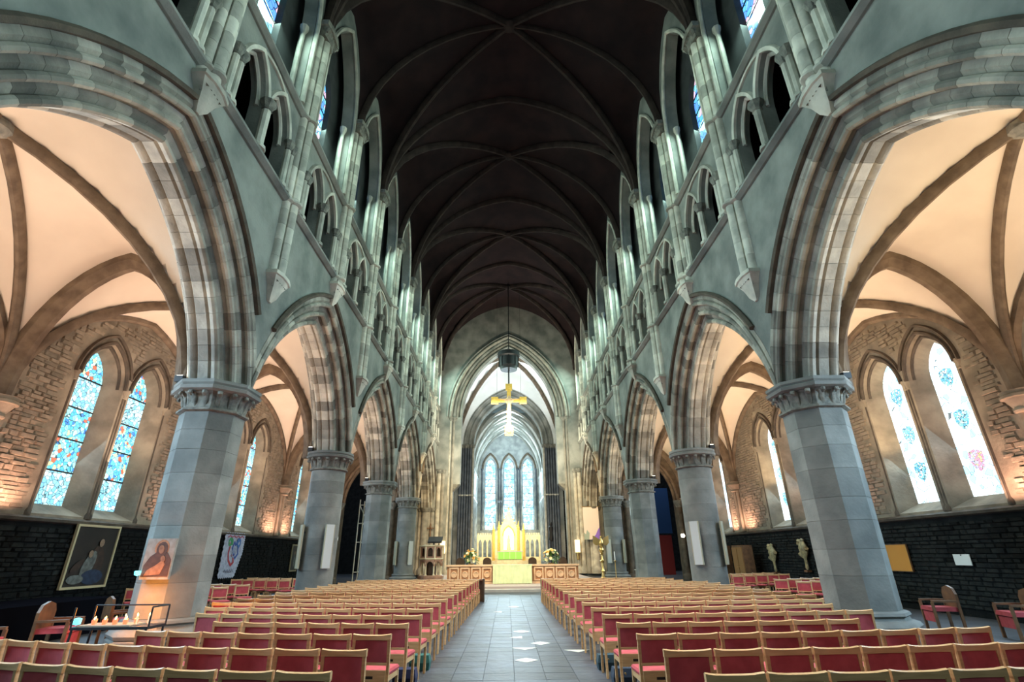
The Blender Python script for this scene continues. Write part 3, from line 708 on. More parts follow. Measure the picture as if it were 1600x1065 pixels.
# choir
WB = empty('wall_back', (0,0,0), 0, 'choir end wall around the three tall lancets', kind='structure')
C = empty('ceiling', (0,0,0), 0, 'white ribbed vault over the choir', kind='structure')
PALEST = mat('pale_choir_stone', (.42, .44, .43), .8, noise=(.24, .26, .26), scale=1.5)
XY2 = 70.2
for s in (-1, 1):
    W = empty('wall_left' if s < 0 else 'wall_right', (0,0,0), 0, 'pale choir side wall with slim shafts, '+('pulpit side' if s < 0 else 'eagle lectern side'), kind='structure')
    MB().slab([(EY+1.2, .2), (XY2, .2), (XY2, 18.2), (EY+1.2, 18.2)], [], 4.25, 4.6, YZ(s)).build('choir_side_panel', PALEST, W)
    for i in range(9):
        yy = EY+1.6+i*1.6
        MB().lathe([(.15, .9), (.1, 1.1), (.1, 10.8), (.2, 11.1), (.2, 11.2)], 8, s*4.2, yy).build('choir_shaft', PALEST, W, True)
    MB().sweep([(EY+1.2, 8), (XY2, 8)], [(-.1, 4.27), (-.1, 4.15), (.1, 4.1), (.1, 4.27)], YZ(s)).build('string_course', PALEST, W)
for j in range(3):
    ya, yb = EY+1.2+j*4.27, EY+1.2+(j+1)*4.27
    quad_web(-4.25, 4.25, ya, yb, 11.2, 6.4, 1.25, WWEB, C)
    zc = lambda t: 11.2+6.4*fprof(t, 1.25)
    CRIB = ASH
    rib((-4.25, ya), (4.25, ya), zc, RPs, CRIB, C); rib((-4.25, ya), (4.25, yb), zc, RPs, CRIB, C, 'diagonal_rib'); rib((4.25, ya), (-4.25, yb), zc, RPs, CRIB, C, 'diagonal_rib')
W = WB
lh = [lancet(c, a, 4.7, 12.7, 1.4) for c, a in ((-2.45, .80), (.12, .80), (2.7, .80))]
lb = [lancet(c, a, 4.75, 12.8, 1.25) for c, a in ((-2.45, .68), (.12, .68), (2.7, .68))]
MB().slab([(-4.6, .2), (4.6, .2), (4.6, 18.2), (-4.6, 18.2)], lh, XY2, XY2+.8, XZ, lb).build('end_wall_panel', PALEST, W)
for c in (-2.45, .12, 2.7):
    MB().sweep(arch(c, 1.05, 12.6, 2.0, 10), ROLL(.02, XY2-.05, .13, 8), XZ).build('arch_moulding', RIB, W, True)
    for q in (-1, 1):
        MB().lathe([(.16, 4.7), (.1, 4.9), (.1, 12.3), (.2, 12.6)], 8, c+q*1.12, XY2-.08).build('jamb_shaft', GREYSH, W, True)
    Wn = window({-2.45: 'tall pale blue lancet of the end wall, nearer the pulpit', .12: 'tall pale blue lancet of the end wall, above the altar gable', 2.7: 'tall pale blue lancet of the end wall, nearer the eagle lectern'}[c])
    glazed(Wn, c, .68, 4.75, 12.8, 1.25, XY2+.7, XZ, [GAPSE], .95)

# ------------------------------------------------------------------ sanctuary
t = empty('high_altar_screen', (.0, 66, .02), 0, 'gilded cream altar screen with central gable and figure niche', 'altar screen')
MB().box(-3.9, 3.9, -.4, .6, .2, 1.0).build('base', ALAB, t)
for q in (-1, 1):
    MB().slab([(q*1.9, 1.0), (q*3.9, 1.0), (q*3.9, 3.9), (q*1.9, 3.9)], [lancet(q*(2.33+.58*i), .21, 1.4, 2.9, .5, 5) for i in range(3)], -.1, .3, XZ).build('wing_panel', ALAB, t)
    for i in range(7):
        MB().box(q*(2.0+i*.29)-.09, q*(2.0+i*.29)+.09, -.12, .2, 3.9, 4.12).build('battlement', ALAB, t)
    for xx, zt in ((1.85, 5.0), (1.2, 5.2)):
        MB().lathe([(.16, 1.0), (.16, zt-.6), (.2, zt-.55), (.13, zt-.4), (.02, zt+.3)], 8, q*xx, -.2).build('pinnacle', GILT, t)
MB().slab([(-1.7, 1.0), (1.7, 1.0), (1.7, 4.2), (1.1, 4.6), (.5, 5.7), (0, 6.7), (-.5, 5.7), (-1.1, 4.6), (-1.7, 4.2)], [lancet(0, .62, 2.2, 3.8, 1.0)], -.2, .3, XZ).build('gable', ALAB, t)
for q in (-1, 1):
    for i in range(6):
        f_ = (i+.5)/6; MB().lathe([(.02, -.1), (.11, 0), (.02, .12)], 6, q*(1.35*(1-f_)), -.05).build('crocket', GILT, t).location.z = 4.35+2.3*f_
MB().sweep(arch(0, .72, 3.8, 1.15, 8), ROLL(0, -.22, .06), XZ).build('niche_moulding', GILT, t, True)
MB().box(-.62, .62, .25, .3, 2.2, 4.6).build('niche_back', mat('niche_white_glow', (.95, .92, .85), .6, emis=(1, .93, .8), estr=.9), t)  # niche back glows by its own emission, with no lamp in it
MB().lathe([(.22, 2.2), (.26, 2.3), (.16, 3.0), (.2, 3.4), (.1, 3.55), (.13, 3.7), (.1, 3.85), (.02, 3.9)], 10, 0, .05).build('figure', ALAB, t, True)
MB().tube((0, -.05, 6.6), (0, -.05, 7.2), .04).tube((-.18, -.05, 6.98), (.18, -.05, 6.98), .04).build('finial_cross', GILT, t)
t = empty('high_altar', (.12, 64.6, .22), 0, 'high altar with bright green frontal below the gilded screen', 'altar')
MB().box(-1.5, 1.5, -.35, .4, 0, 1.75).build('body', ALAB, t); MB().box(-1.45, 1.45, -.4, -.36, .95, 1.74).build('frontal', GREENF, t)
MB().box(-1.6, 1.6, -.42, .45, 1.75, 1.82).build('top_slab', WHITE, t)
for i in range(5): MB().box(-1.42+i*.7, -1.36+i*.7, -.43, -.4, .95, 1.74).build('orphrey', CLOTH, t)
for q in (-1, 1):
    c = MB().lathe([(.1, 0), (.03, .1), (.03, .5), (.06, .52), (.02, .55), (.02, .95)], 8).build('altar_candlestick', BRASS); c.location = (.12+q*1.2, 64.6, 2.045)
    tag(c, 'tall brass candlestick on the high altar, '+('pulpit end' if q < 0 else 'lectern end'), 'candlestick')

# nave altar screen
DPST = mat('recess_shade', (.40, .20, .10), .8)  # darker stone colour stands in for shade in and between the panels
t = empty('altar_rail_wall', (.1, 30, .22), 0, 'low carved pinkish stone screen wall with square panels', 'screen')
MB().box(-3.6, 3.6, 0, .3, 0, .1).build('plinth', PINKST, t); MB().box(-3.6, 3.6, .04, .26, .1, .86).build('core', DPST, t); MB().box(-3.65, 3.65, -.04, .34, .86, .95).build('coping', PINKST, t)
for q in (-1, 1):
    for i in range(4):
        xc = q*(1.42+i*.6)
        MB().slab([(xc-.26, .14), (xc+.26, .14), (xc+.26, .82), (xc-.26, .82)], [[(xc-.19, .2), (xc+.19, .2), (xc+.19, .74), (xc-.19, .74)]], -.01, .04, XZ).build('panel_frame', PINKST, t)
        MB().lathe([(.17, 0), (.17, .04), (.11, .04), (.11, .01)], 8).build('quatrefoil', PINKST, t).matrix_basis = Matrix.Translation((xc, .04, .47)) @ Matrix.Rotation(pi/2, 4, 'X')
        MB().box(xc+.28, xc+.32, .0, .045, .12, .84).build('recess_shade_strip', DPST, t)
def folded(name, x0, x1, y, z0, z1, m_, parent, amp=.03, nf=9):
    rings = []
    n = nf*4
    top = [(x0+(x1-x0)*i/n, y+amp*.5*sin(i*pi/2*1.0), z1) for i in range(n+1)]
    bot = [(x0+(x1-x0)*i/n, y+amp*sin(i*pi/2*1.0), z0) for i in range(n+1)]
    return MB().loft([top, bot, [(x, yy+.015, z) for x, yy, z in bot], [(x, yy+.015, z) for x, yy, z in top]], False, False).build(name, m_, parent, True)
t = empty('nave_altar', (0, 29.55, .22), 0, 'nave altar draped in pale green cloth in front of the screen', 'altar')
folded('frontal', -.98, 1.12, -.05, .02, .9, CLOTH, t); MB().box(-1.0, 1.15, -.05, .4, .9, .95).build('altar_top', CLOTH, t); MB().box(-.9, 1.05, 0, .35, 0, .9).build('altar_body', OAK, t)

# flowers
def bouquet(x, y, z, label, seed, dark=False):
    rnd = random.Random(seed)
    t = empty('flower_arrangement', (x, y, z), 0, label, 'flowers')
    MB().lathe([(.12, -1.2), (.05, -1.1), (.05, -.4), (.16, -.3), (.18, -.2)], 10).build('stand', BRASS, t, True)
    lf = MB().loft([[(0,-.02,0),(.02,0,0),(0,.02,0)], [(.12,-.06,.02),(.13,0,.05),(.12,.06,.02)], [(.28,-.005,-.02),(.29,0,-.01),(.28,.005,-.02)]]).mesh('leaf', LEAF)
    pt = MB().lathe([(.01, 0), (.07, .03), (.09, .07), (.05, .05), (.02, .04)], 7).mesh('bloom', PETAL); po = MB().lathe([(.01, 0), (.07, .03), (.09, .07), (.05, .05), (.02, .04)], 7).mesh('bloom', PETO)
    for i in range(46):
        a, b = rnd.uniform(0, 2*pi), rnd.uniform(-.6, 1.3); r = rnd.uniform(.12, .3)
        d = Vector((cos(a)*cos(b), sin(a)*cos(b), sin(b)))
        put(lf, 'leaf', t, mtx=Matrix.Translation(d*r) @ d.to_track_quat('X', 'Z').to_matrix().to_4x4())
    if not dark:
        for i in range(26):
            a, b = rnd.uniform(0, 2*pi), rnd.uniform(-.2, 1.4); d = Vector((cos(a)*cos(b), sin(a)*cos(b), sin(b)*1.15))
            put(po if rnd.random() < .3 else pt, 'bloom', t, mtx=Matrix.Translation(d*rnd.uniform(.32, .46)) @ d.to_track_quat('Z', 'Y').to_matrix().to_4x4())
    return t
bouquet(-2.25, 31.0, 1.42, 'pale lily and leaf bouquet behind the screen, pulpit side', 3)
bouquet(2.3, 31.0, 1.42, 'orange and cream bouquet behind the screen, lectern side', 5)
for x, lab in ((-3.0, 'dark chair back showing over the screen beside the pale bouquet'), (-1.4, 'dark chair back showing over the screen between bouquet and cloth'), (1.3, 'dark leafy plant-coloured chair back beside the orange bouquet'), (3.1, 'dark desk with white paper at the lectern end of the screen')):
    t = empty('clergy_chair', (x, 32.2, .22), 0, lab, 'chair')
    MB().box(-.25, .25, -.22, .22, .42, .48).build('seat', DWOOD, t)
    MB().slab([(-.25, .48), (.25, .48)]+[(.25*cos(a), 1.1+.2*sin(a)) for a in [pi*i/8 for i in range(9)]], [], .18, .23, XZ).build('backrest', DWOOD, t)
    for a in (-.22, .22):
        for b in (-.19, .19): MB().box(a-.02, a+.02, b-.02, b+.02, 0, .42).build('leg', DWOOD, t)

# rood cross
t = empty('hanging_cross', (0, 40, 13.45), 0, 'large gilded hanging crucifix with square arm ends', 'cross')
MB().box(-.16, .16, -.05, .05, -2.9, 1.4).build('upright', GILT, t); MB().box(-1.43, 1.43, -.045, .045, -.15, .15).build('crossbar', GILT, t)
for x, z, w_, h_ in ((-1.18, 0, .29, .30), (1.18, 0, .29, .30), (0, 1.15, .28, .29), (0, -2.55, .33, .38)):
    p = MB().box(x-w_, x+w_, -.08, .06, z-h_, z+h_).build('end_panel', GILT, t)
    MB().lathe([(w_*.6, 0), (w_*.6, .03), (w_*.4, .04), (.01, .03)], 12).build('roundel', GILT, p).matrix_basis = Matrix.Translation((x, -.08, z)) @ Matrix.Rotation(pi/2, 4, 'X')
MB().loft([[(-.42, -.06, 0), (0, -.06, .42), (.42, -.06, 0), (0, -.06, -.42)], [(-.42, .04, 0), (0, .04, .42), (.42, .04, 0), (0, .04, -.42)]]).build('centre_lozenge', ALAB, t)
ROOD = mat('carved_figure', (.55, .38, .26), .7)
b = MB(); b.lathe([(.03, -1.25), (.07, -1.1), (.09, -.8), (.13, -.45), (.12, -.25), (.17, .02), (.14, .12), (.05, .15), (.05, .2), (.09, .27), (.08, .36), (.02, .4)], 10)
b.v = [(x, y*.6-.13, z) for x, y, z in b.v]; b.tube((-.12, -.13, .06), (-.75, -.1, .12), .05, 6, .03).tube((.12, -.13, .06), (.75, -.1, .12), .05, 6, .03)
b.build('figure', ROOD, t, True)
MB().tube((0, 0, 1.4), (0, 0, 2.7), .07).build('hanging_rod', BLACK, t)
for q in (-1, 1):
    wv = MB().tube((q*1.0, 40, 13.75), (q*1.0, 40, 24.0), .012, 4).lathe([(.03, 23.95), (.03, 24.0)], 6, q*1.0, 40).build('suspension_wire', BLACK); tag(wv, 'thin wire holding the arm of the hanging cross, '+('pulpit side' if q < 0 else 'lectern side'), 'wire')
t = empty('hanging_lantern_box', (0, 40, 16.15), 0, 'round dark box hanging above the gilded cross', 'box')
MB().lathe([(.7, 0), (.75, .25), (.8, .3), (.8, 1.1), (.95, 1.2), (.95, 1.55), (.3, 1.65)], 20).build('drum', BLACK, t, True)
for i in range(8): MB().box(-.03, .03, -.86, -.8, .2, 1.2).build('fin', BLACK, t).rotation_euler = (0, 0, i*pi/4)
MB().tube((0, 0, 1.6), (0, 0, 8.4), .04).build('cable', BLACK, t)

# pulpit
t = empty('pulpit', (-5.35, 37, 0), 0, 'carved reddish stone pulpit with arcaded base beside the crossing pier', 'pulpit')
MB().lathe([(.9, .22), (.9, .4), (.8, .45)], 8, ph=pi/8).build('base', TERRA, t)
MB().lathe([(.35, .45), (.35, 1.3)], 8, ph=pi/8).build('core', DWOOD, t)
for i in range(8):
    a = i*pi/4+pi/8; MB().lathe([(.09, .45), (.05, .55), (.05, 1.1), (.09, 1.2), (.09, 1.25)], 8, .7*cos(a), .7*sin(a)).build('colonnette', ALAB, t, True)
    a = i*pi/4; M4 = Matrix.Rotation(a, 4, 'Z')
    o = MB().slab([(-.28, 1.0), (-.24, 1.0)]+arch(0, .24, 1.0, .3, 5)+[(.24, 1.0), (.28, 1.0), (.28, 1.4), (-.28, 1.4)], [], -.74, -.66, XZ).build('arch_panel', TERRA, t); o.matrix_basis = M4
    o = MB().slab([(-.3, 1.5), (.3, 1.5), (.3, 2.22), (-.3, 2.22)], [lancet(0, .17, 1.6, 1.95, .18, 4)], -.76, -.68, XZ).build('body_panel', TERRA, t); o.matrix_basis = M4
    o = MB().lathe([(.05, 1.5), (.05, 2.2)], 8, .8*cos(pi/8), .8*sin(pi/8)).build('corner_shaft', ALAB, t, True); o.matrix_basis = M4
MB().lathe([(.80, 1.4), (.85, 1.45), (.82, 1.5)], 8, ph=pi/8).build('string', ALAB, t); MB().lathe([(.62, 1.45), (.62, 2.2)], 8, ph=pi/8).build('inner_wall', DWOOD, t)
MB().lathe([(.82, 2.2), (.9, 2.26), (.86, 2.32)], 8, ph=pi/8).build('cornice', ALAB, t)
MB().add([(-.2,-.9,2.42),(.75,-.9,2.42),(.75,-.3,2.75),(-.2,-.3,2.75),(-.2,-.9,2.52),(.75,-.9,2.52),(.75,-.3,2.85),(-.2,-.3,2.85)], [(0,1,2,3),(4,5,6,7),(0,1,5,4),(1,2,6,5),(2,3,7,6),(3,0,4,7)]).tube((.2,-.6,2.3),(.2,-.6,2.6),.05).build('book_rest', BLACK, t)

# eagle lectern
t = empty('eagle_lectern', (5.75, 34, 0), 0, 'tall brass eagle lectern on a knobbed stem', 'lectern')
MB().lathe([(.42, 0), (.42, .12), (.3, .2), (.12, .35), (.08, .6), (.14, .68), (.08, .78), (.07, 1.15), (.15, 1.25), (.07, 1.36), (.06, 1.6), (.13, 1.66), (.08, 1.72)], 14).build('stem', BRASS, t, True)
MB().lathe([(.02, 1.7), (.13, 1.76), (.18, 1.88), (.13, 2.0), (.02, 2.05)], 14).build('orb', BRASS, t, True)
b = MB().lathe([(.02, 0), (.1, .06), (.15, .22), (.13, .38), (.07, .5), (.06, .56), (.075, .62), (.05, .68), (.01, .7)], 12); b.v = [(x, y*1.2, z+2.02) for x, y, z in b.v]; b.build('eagle_body', BRASS, t, True)
for q in (-1, 1):
    MB().loft([[(q*.08, -.05, 2.2), (q*.08, .05, 2.2), (q*.08, .05, 2.5), (q*.08, -.05, 2.5)], [(q*.35, -.03, 2.15), (q*.35, .03, 2.15), (q*.35, .03, 2.68), (q*.35, -.03, 2.68)], [(q*.5, -.01, 2.3), (q*.5, .01, 2.3), (q*.5, .01, 2.74), (q*.5, -.01, 2.74)]]).build('wing', BRASS, t)
MB().tube((0, -.05, 2.64), (0, -.18, 2.6), .03, 6, .005).build('beak', BRASS, t)
t = empty('floor_candlestick', (6.35, 33.0, 0), 0, 'slim tall candlestick next to the eagle lectern', 'candlestick')
MB().lathe([(.2, 0), (.06, .1), (.03, .2), (.03, 1.2), (.08, 1.25), (.03, 1.3)], 10).build('stand', BRASS, t, True); MB().lathe([(.035, 1.3), (.035, 1.75), (.005, 1.8)], 8).build('candle', PAPER, t)

# banner and lanterns on the crossing wall
t = empty('hanging_banner', (6.9, CY-.75, 2.75), 0, 'pale pink hanging banner with purple corner on crossing pier', 'banner')
MB().box(-.75, .55, 0, .02, 0, 2.55).build('cloth', PINKF, t); MB().tube((-.85, 0, 2.57), (.65, 0, 2.57), .025).build('pole', BRASS, t)
MB().slab([(-.15, 0), (.55, 0), (.55, .95), (.38, .7), (.2, .35), (0, .2)], [], -.012, -.002, XZ).build('purple_patch', PURP, t)
MB().slab([(-.75, 0), (-.35, 0), (-.3, .5), (-.5, .75), (-.6, .4), (-.75, .55)], [], -.012, -.002, XZ).build('grey_patch', mat('grey_green_fabric', (.35, .42, .36), .8), t)
for x, lab in ((-5.5, 'cream wall lantern on the crossing pier above the pulpit side'), (5.6, 'cream wall lantern on the crossing pier, banner side')):
    t = empty('wall_lantern', (x, CY-.35, 1.2), 0, lab, 'lantern')
    MB().box(-.2, .2, -.12, .12, .6, 1.55).build('shade', LAMPW, t); MB().lathe([(.02, 0), (.12, .1), (.12, .6)], 8).build('stem', BRASS, t)
t = empty('wall_cross', (-6.55, CY-.5, 3.0), 0, 'small brown cross fixed to the crossing pier above the pulpit', 'cross')
MB().box(-.04, .04, -.06, 0, 0, 1.1).build('upright', OAK, t); MB().box(-.28, .28, -.06, 0, .7, .78).build('crossbar', OAK, t)
t = empty('statue_on_shaft', (4.1, 52, 0), 0, 'dark robed statue on a tall slim shaft before the choir', 'statue')
MB().lathe([(.2, .22), (.2, .4), (.06, .5), (.06, 2.8), (.16, 2.9)], 8).build('shaft', BLACK, t, True); MB().lathe([(.2, 2.9), (.22, 3.0), (.15, 3.6), (.22, 4.1), (.1, 4.25), (.13, 4.4), (.1, 4.55), (.02, 4.6)], 10).build('figure', BLACK, t, True)

# transept contents
t = empty('scaffold_tower', (-10.1, 39.5, 0), 0, 'white metal scaffold tower in the dark transept', 'scaffold')
SCF = mat('scaffold_metal', (.75, .74, .66), .4)
for x in (-1.2, 1.0):
    for y in (0, 1.2): MB().tube((x, y, 0), (x, y, 5.6), .05).build('upright', SCF, t)
for z in (.6, 2.6, 3.9, 5.2):
    for y in (0, 1.2): MB().tube((-1.2, y, z), (1.0, y, z), .035).build('rail', SCF, t)
MB().tube((-1.2, 0, 5.2), (0, 0, 3.0), .035).tube((1.0, 0, 2.6), (2.0, 0, 3.9), .03).build('brace', SCF, t)
t = MB().box(12.2, 14.6, 47.5, 47.6, 3.3, 7.2).build('blue_hanging', mat('blue_drape', (.012, .05, .14), .9)); tag(t, 'dark blue hanging high in the transept above the red hanging', 'hanging')
t = MB().box(-12.0, -7.9, 45, 45.1, 0, 4.9).build('maroon_curtain', mat('maroon_drape', (.05, .012, .018), .9)); tag(t, 'dark maroon curtain hanging behind the scaffold', 'curtain')
t = MB().box(12.2, 14.0, 46, 46.1, 0.0, 3.1).build('red_hanging', mat('red_drape', (.18, .015, .015), .9)); tag(t, 'dark red hanging in the transept beyond the round column', 'hanging')
for s, lab in ((-1, 'small bright lamp on the aisle end pier, scaffold side'), (1, 'small bright lamp on the aisle end pier, red hanging side')):
    t = empty('wall_lamp', (s*11.7, YK[4]-.16, 2.75), 0, lab, 'lamp')
    MB().box(-.12, .12, -.1, 0, -.12, .12).build('housing', WHITE, t); MB().lathe([(.02, 0), (.12, .04), (.12, .08)], 10).build('glass', LAMPG, t).matrix_basis = Matrix.Translation((0, -.1, 0)) @ Matrix.Rotation(pi/2, 4, 'X')
t = empty('side_table', (7.6, 31.5, 0), 0, 'small white rail table between the octagonal column and the lectern', 'table')
for x in (-.35, .35):
    for y in (-.2, .2): MB().box(x-.02, x+.02, y-.02, y+.02, 0, .78).build('leg', WHITE, t)
MB().box(-.42, .42, -.27, .27, .78, .82).build('top', WHITE, t)

# uplight fittings on the pier capitals
for s in (-1, 1):
    for k in (1, 2, 3):
        t = empty('floodlight', (s*(FX+.62), YK[k]-.55, 5.36), 0, 'small floodlight on the capital of the %s column, %s' % (['', 'first', 'second', 'third'][k], 'painting side' if s < 0 else 'orange board side'), 'floodlight', 'floodlights on the capitals')
        MB().box(-.09, .09, -.07, .07, 0, .14).build('housing', BLACK, t); MB().box(-.07, .07, -.05, .05, .14, .15).build('lens', LAMPG, t)

# boards on the round columns
for s in (-1, 1):
    for k in (2, 4):
        for q in (-1, 1):
            lab = 'tall pale board on the %s round column, %s, %s edge' % ('second' if k == 2 else 'fourth', 'painting side' if s < 0 else 'orange board side', 'aisle' if q*s > 0 else 'nave')
            a = -pi/2+q*radians(42); z0 = 1.27 if k == 2 else 1.1
            t = empty('column_board', (s*FX+.64*cos(a), YK[k]+.64*sin(a), z0), a+q*radians(14), lab, 'board', 'boards on the round columns')
            MB().box(.07, .11, -.17, .17, 0, 1.45).build('panel', WHITE if q*s < 0 else CREAM, t)
            MB().box(.06, .12, .17, .19, 0, 1.45).build('edge_trim', CREAM, t); MB().box(.06, .12, -.19, -.17, 0, 1.45).build('edge_trim', CREAM, t)
            MB().box(-.06, .07, -.03, .03, .25, .31).build('bracket', BLACK, t); MB().box(-.06, .07, -.03, .03, 1.15, 1.21).build('bracket', BLACK, t)

# ------------------------------------------------------------------ wall pictures
def on_wall(name, s, y, z, label, cat):
    """local frame: +X runs along the wall so that it reads left to right from the nave, +Z up, -Y out of the wall"""
    return empty(name, (s*(WX-.085), y, z), pi/2 if s < 0 else -pi/2, label, cat)
t = on_wall('framed_painting', -1, 15.85, 1.72, 'dark painting of seated robed figures in thin gilt frame', 'painting')
w_, h_ = .84, .84
MB().slab([(-w_, -h_), (w_, -h_), (w_, h_), (-w_, h_)], [[(-w_+.06, -h_+.06), (w_-.06, -h_+.06), (w_-.06, h_-.06), (-w_+.06, h_-.06)]], -.07, 0, XZ).build('frame', mat('dull_gilt', (.50, .42, .25), .5), t)
cv = MB().box(-w_+.05, w_-.05, -.035, -.01, -h_+.05, h_-.05).build('canvas', mat('dark_canvas', (.012, .008, .005), .6, noise=(.006, .004, .003), scale=3), t)
def blob(pts, m_, par, d=-.042, name='painted_shape'):
    return MB().slab(pts, [], d, d+.004, XZ).build(name, m_, par)
def ell(cx, cz, rx, rz, n=14, rot=0): return [(cx+rx*cos(2*pi*i/n)*cos(rot)-rz*sin(2*pi*i/n)*sin(rot), cz+rx*cos(2*pi*i/n)*sin(rot)+rz*sin(2*pi*i/n)*cos(rot)) for i in range(n)]
SK = mat('painted_skin', (.26, .18, .12), .7, noise=(.18, .12, .08), scale=12); PB = mat('painted_blue', (.012, .03, .07), .7, noise=(.006, .015, .04), scale=8); PG = mat('painted_grey', (.14, .15, .14), .7, noise=(.06, .065, .06), scale=8); PR = mat('painted_brown', (.04, .02, .012), .7, noise=(.02, .01, .006), scale=8)
for pts, m_ in ((ell(.25, -.1, .25, .4, rot=.3), PR), (ell(-.05, -.25, .2, .42, rot=-.4), PG), (ell(.2, -.55, .42, .2), PB), (ell(-.4, -.6, .3, .12), PG), (ell(-.45, -.25, .1, .25, rot=-.9), PR)): dd_ = globals().get('dd_', -.040)-.0045; blob(pts, m_, cv, dd_)
for pts in (ell(.22, .36, .09, .11), ell(-.08, .06, .08, .1)): blob(pts, SK, cv, -.070)
t = on_wall('scalloped_banner', -1, 23.92, 1.74, 'white knotwork banner with scalloped pointed edges, hung beyond the first column', 'banner')
sc_pts = []
for (x0, z0), (x1, z1) in zip([(-.84,.86),(.84,.86),(.84,.1),(.45,-.86),(-.84,-.86)], [(.84,.86),(.84,.1),(.45,-.86),(-.84,-.86),(-.84,.86)]):
    n = 8
    for i in range(n):
        f_ = i/n; g_ = (i+.5)/n; L_ = sqrt((x1-x0)**2+(z1-z0)**2); nx, nz = (z1-z0)/L_, -(x1-x0)/L_
        sc_pts += [(x0+(x1-x0)*f_, z0+(z1-z0)*f_), (x0+(x1-x0)*g_-nx*.06, z0+(z1-z0)*g_-nz*.06)]
MB().slab(sc_pts, [], -.02, 0, XZ).build('cloth', mat('banner_cloth', (.50, .52, .62), .8, noise=(.30, .32, .42), scale=7), t)
spiral = lambda cx, cz, r, a0, q, turns=1.4: [(cx+r*(1-.62*i/22)*cos(a0+q*turns*2*pi*i/22), cz+r*(1-.62*i/22)*sin(a0+q*turns*2*pi*i/22)) for i in range(23)]
u_band = [(-.46, .50), (-.34, .36), (-.40, .1), (-.28, -.2), (-.02, -.40), (.16, -.28), (.05, -.05), (-.12, .02)]
for c_, pts, wd in (((.40, .05, .06), u_band, .05), ((.05, .10, .35), [(.50, .46), (.36, .30), (.42, .05), (.24, -.12), (.02, .10), (-.14, .30), (-.02, .52), (.14, .40)], .045), ((.05, .30, .12), spiral(-.38, .52, .19, -.6, 1), .04), ((.06, .16, .42), spiral(.34, .50, .2, 3.6, -1), .04),
                    ((.30, .34, .45), spiral(.06, .08, .2, 1.0, 1), .03), ((.35, .08, .12), [(-.7+.175*i, .76+(.04 if i % 2 else -.04)) for i in range(9)], .025), ((.20, .22, .30), [(-.55+.1*i, -.62+(.05 if i % 2 else -.05)) for i in range(9)], .02)):
    kd = globals().get('kd', -.022)-.004
    MB().sweep(pts, [(-wd, kd-.004), (wd, kd-.004), (wd, kd), (-wd, kd)], XZ).build('knot_band', mat('banner_dye', c_, .8), t)
t = on_wall('framed_print', -1, 30.9, 1.6, 'small dark framed print with pale figure, before the far aisle windows', 'picture')
MB().slab([(-.5, -.7), (.5, -.7), (.5, .7), (-.5, .7)], [[(-.43, -.63), (.43, -.63), (.43, .63), (-.43, .63)]], -.05, 0, XZ).build('frame', mat('dull_gilt_thin', (.22, .19, .11), .5), t)
cv = MB().box(-.44, .44, -.03, -.01, -.64, .64).build('sheet', mat('dark_sheet', (.02, .02, .018), .6), t); blob(ell(0, -.15, .1, .35), PG, cv, -.036); blob(ell(0, .25, .07, .09), SK, cv, -.036)
t = on_wall('orange_panel', 1, 17.25, 1.46, 'plain orange board on the dark wall beside the big column', 'board'); MB().box(-.5, .5, -.04, 0, -.38, .38).build('board', ORANGE, t); 
MB().slab([(-.52, -.4), (.52, -.4), (.52, .4), (-.52, .4)], [[(-.5, -.38), (.5, -.38), (.5, .38), (-.5, .38)]], -.045, 0, XZ).build('edge', OAK, t)
t = on_wall('paper_notice', 1, 14.82, 1.42, 'white paper notice on the dark wall', 'notice'); MB().box(-.27, .27, -.02, 0, -.14, .14).build('sheet', PAPER, t); MB().box(-.02, .02, -.025, -.02, .1, .13).build('pin', BLACK, t)
for y, z, lab in ((25.2, 1.4, 'small gilt wall figure, farther of the two'), (22.5, 1.55, 'larger gilt wall figure on bracket, closer to the big column')):
    t = on_wall('gilt_wall_figure', 1, y, z, lab, 'wall sculpture')
    b = MB().lathe([(.03, -.58), (.12, -.5), (.08, -.35), (.1, -.15), (.22, .05), (.3, .25), (.22, .42), (.12, .5), (.13, .58), (.02, .64)], 9); b.v = [(x*(1+.15*sin(z_*14)), y_*.5-.1, z_) for x, y_, z_ in b.v]; [b.tube((0, -.1, .1+.12*g_), (cos(g_*1.3)*.3, -.13, .25+.1*g_), .05, 6, .09) for g_ in range(-2, 4)]; b.build('figure', mat('old_gilt', (.50, .40, .20), .5, noise=(.2, .16, .08), scale=9), t, True)
    MB().box(-.12, .12, -.2, 0, -.66, -.58).build('bracket', OAK, t)
for y, lab in ((27.0, 'warm lit brown cupboard by the aisle wall, nearer'), (29.6, 'warm lit brown cupboard by the aisle wall, farther')):
    t = empty('aisle_cupboard', (11.6, y, 0), 0, lab, 'cupboard')
    MB().box(-.25, .25, -.6, .6, 0, 2.0).build('body', OAK, t)
    for q in (-1, 1):
        d = MB().box(-.29, -.25, min(q*.03, q*.57), max(q*.03, q*.57), .1, 1.9).build('door', mat('cupboard_door', (.34, .17, .06), .6), t); MB().lathe([(.01, 0), (.02, .03)], 8).build('knob', BRASS, d).location = (-.31, q*.08, 1.0)

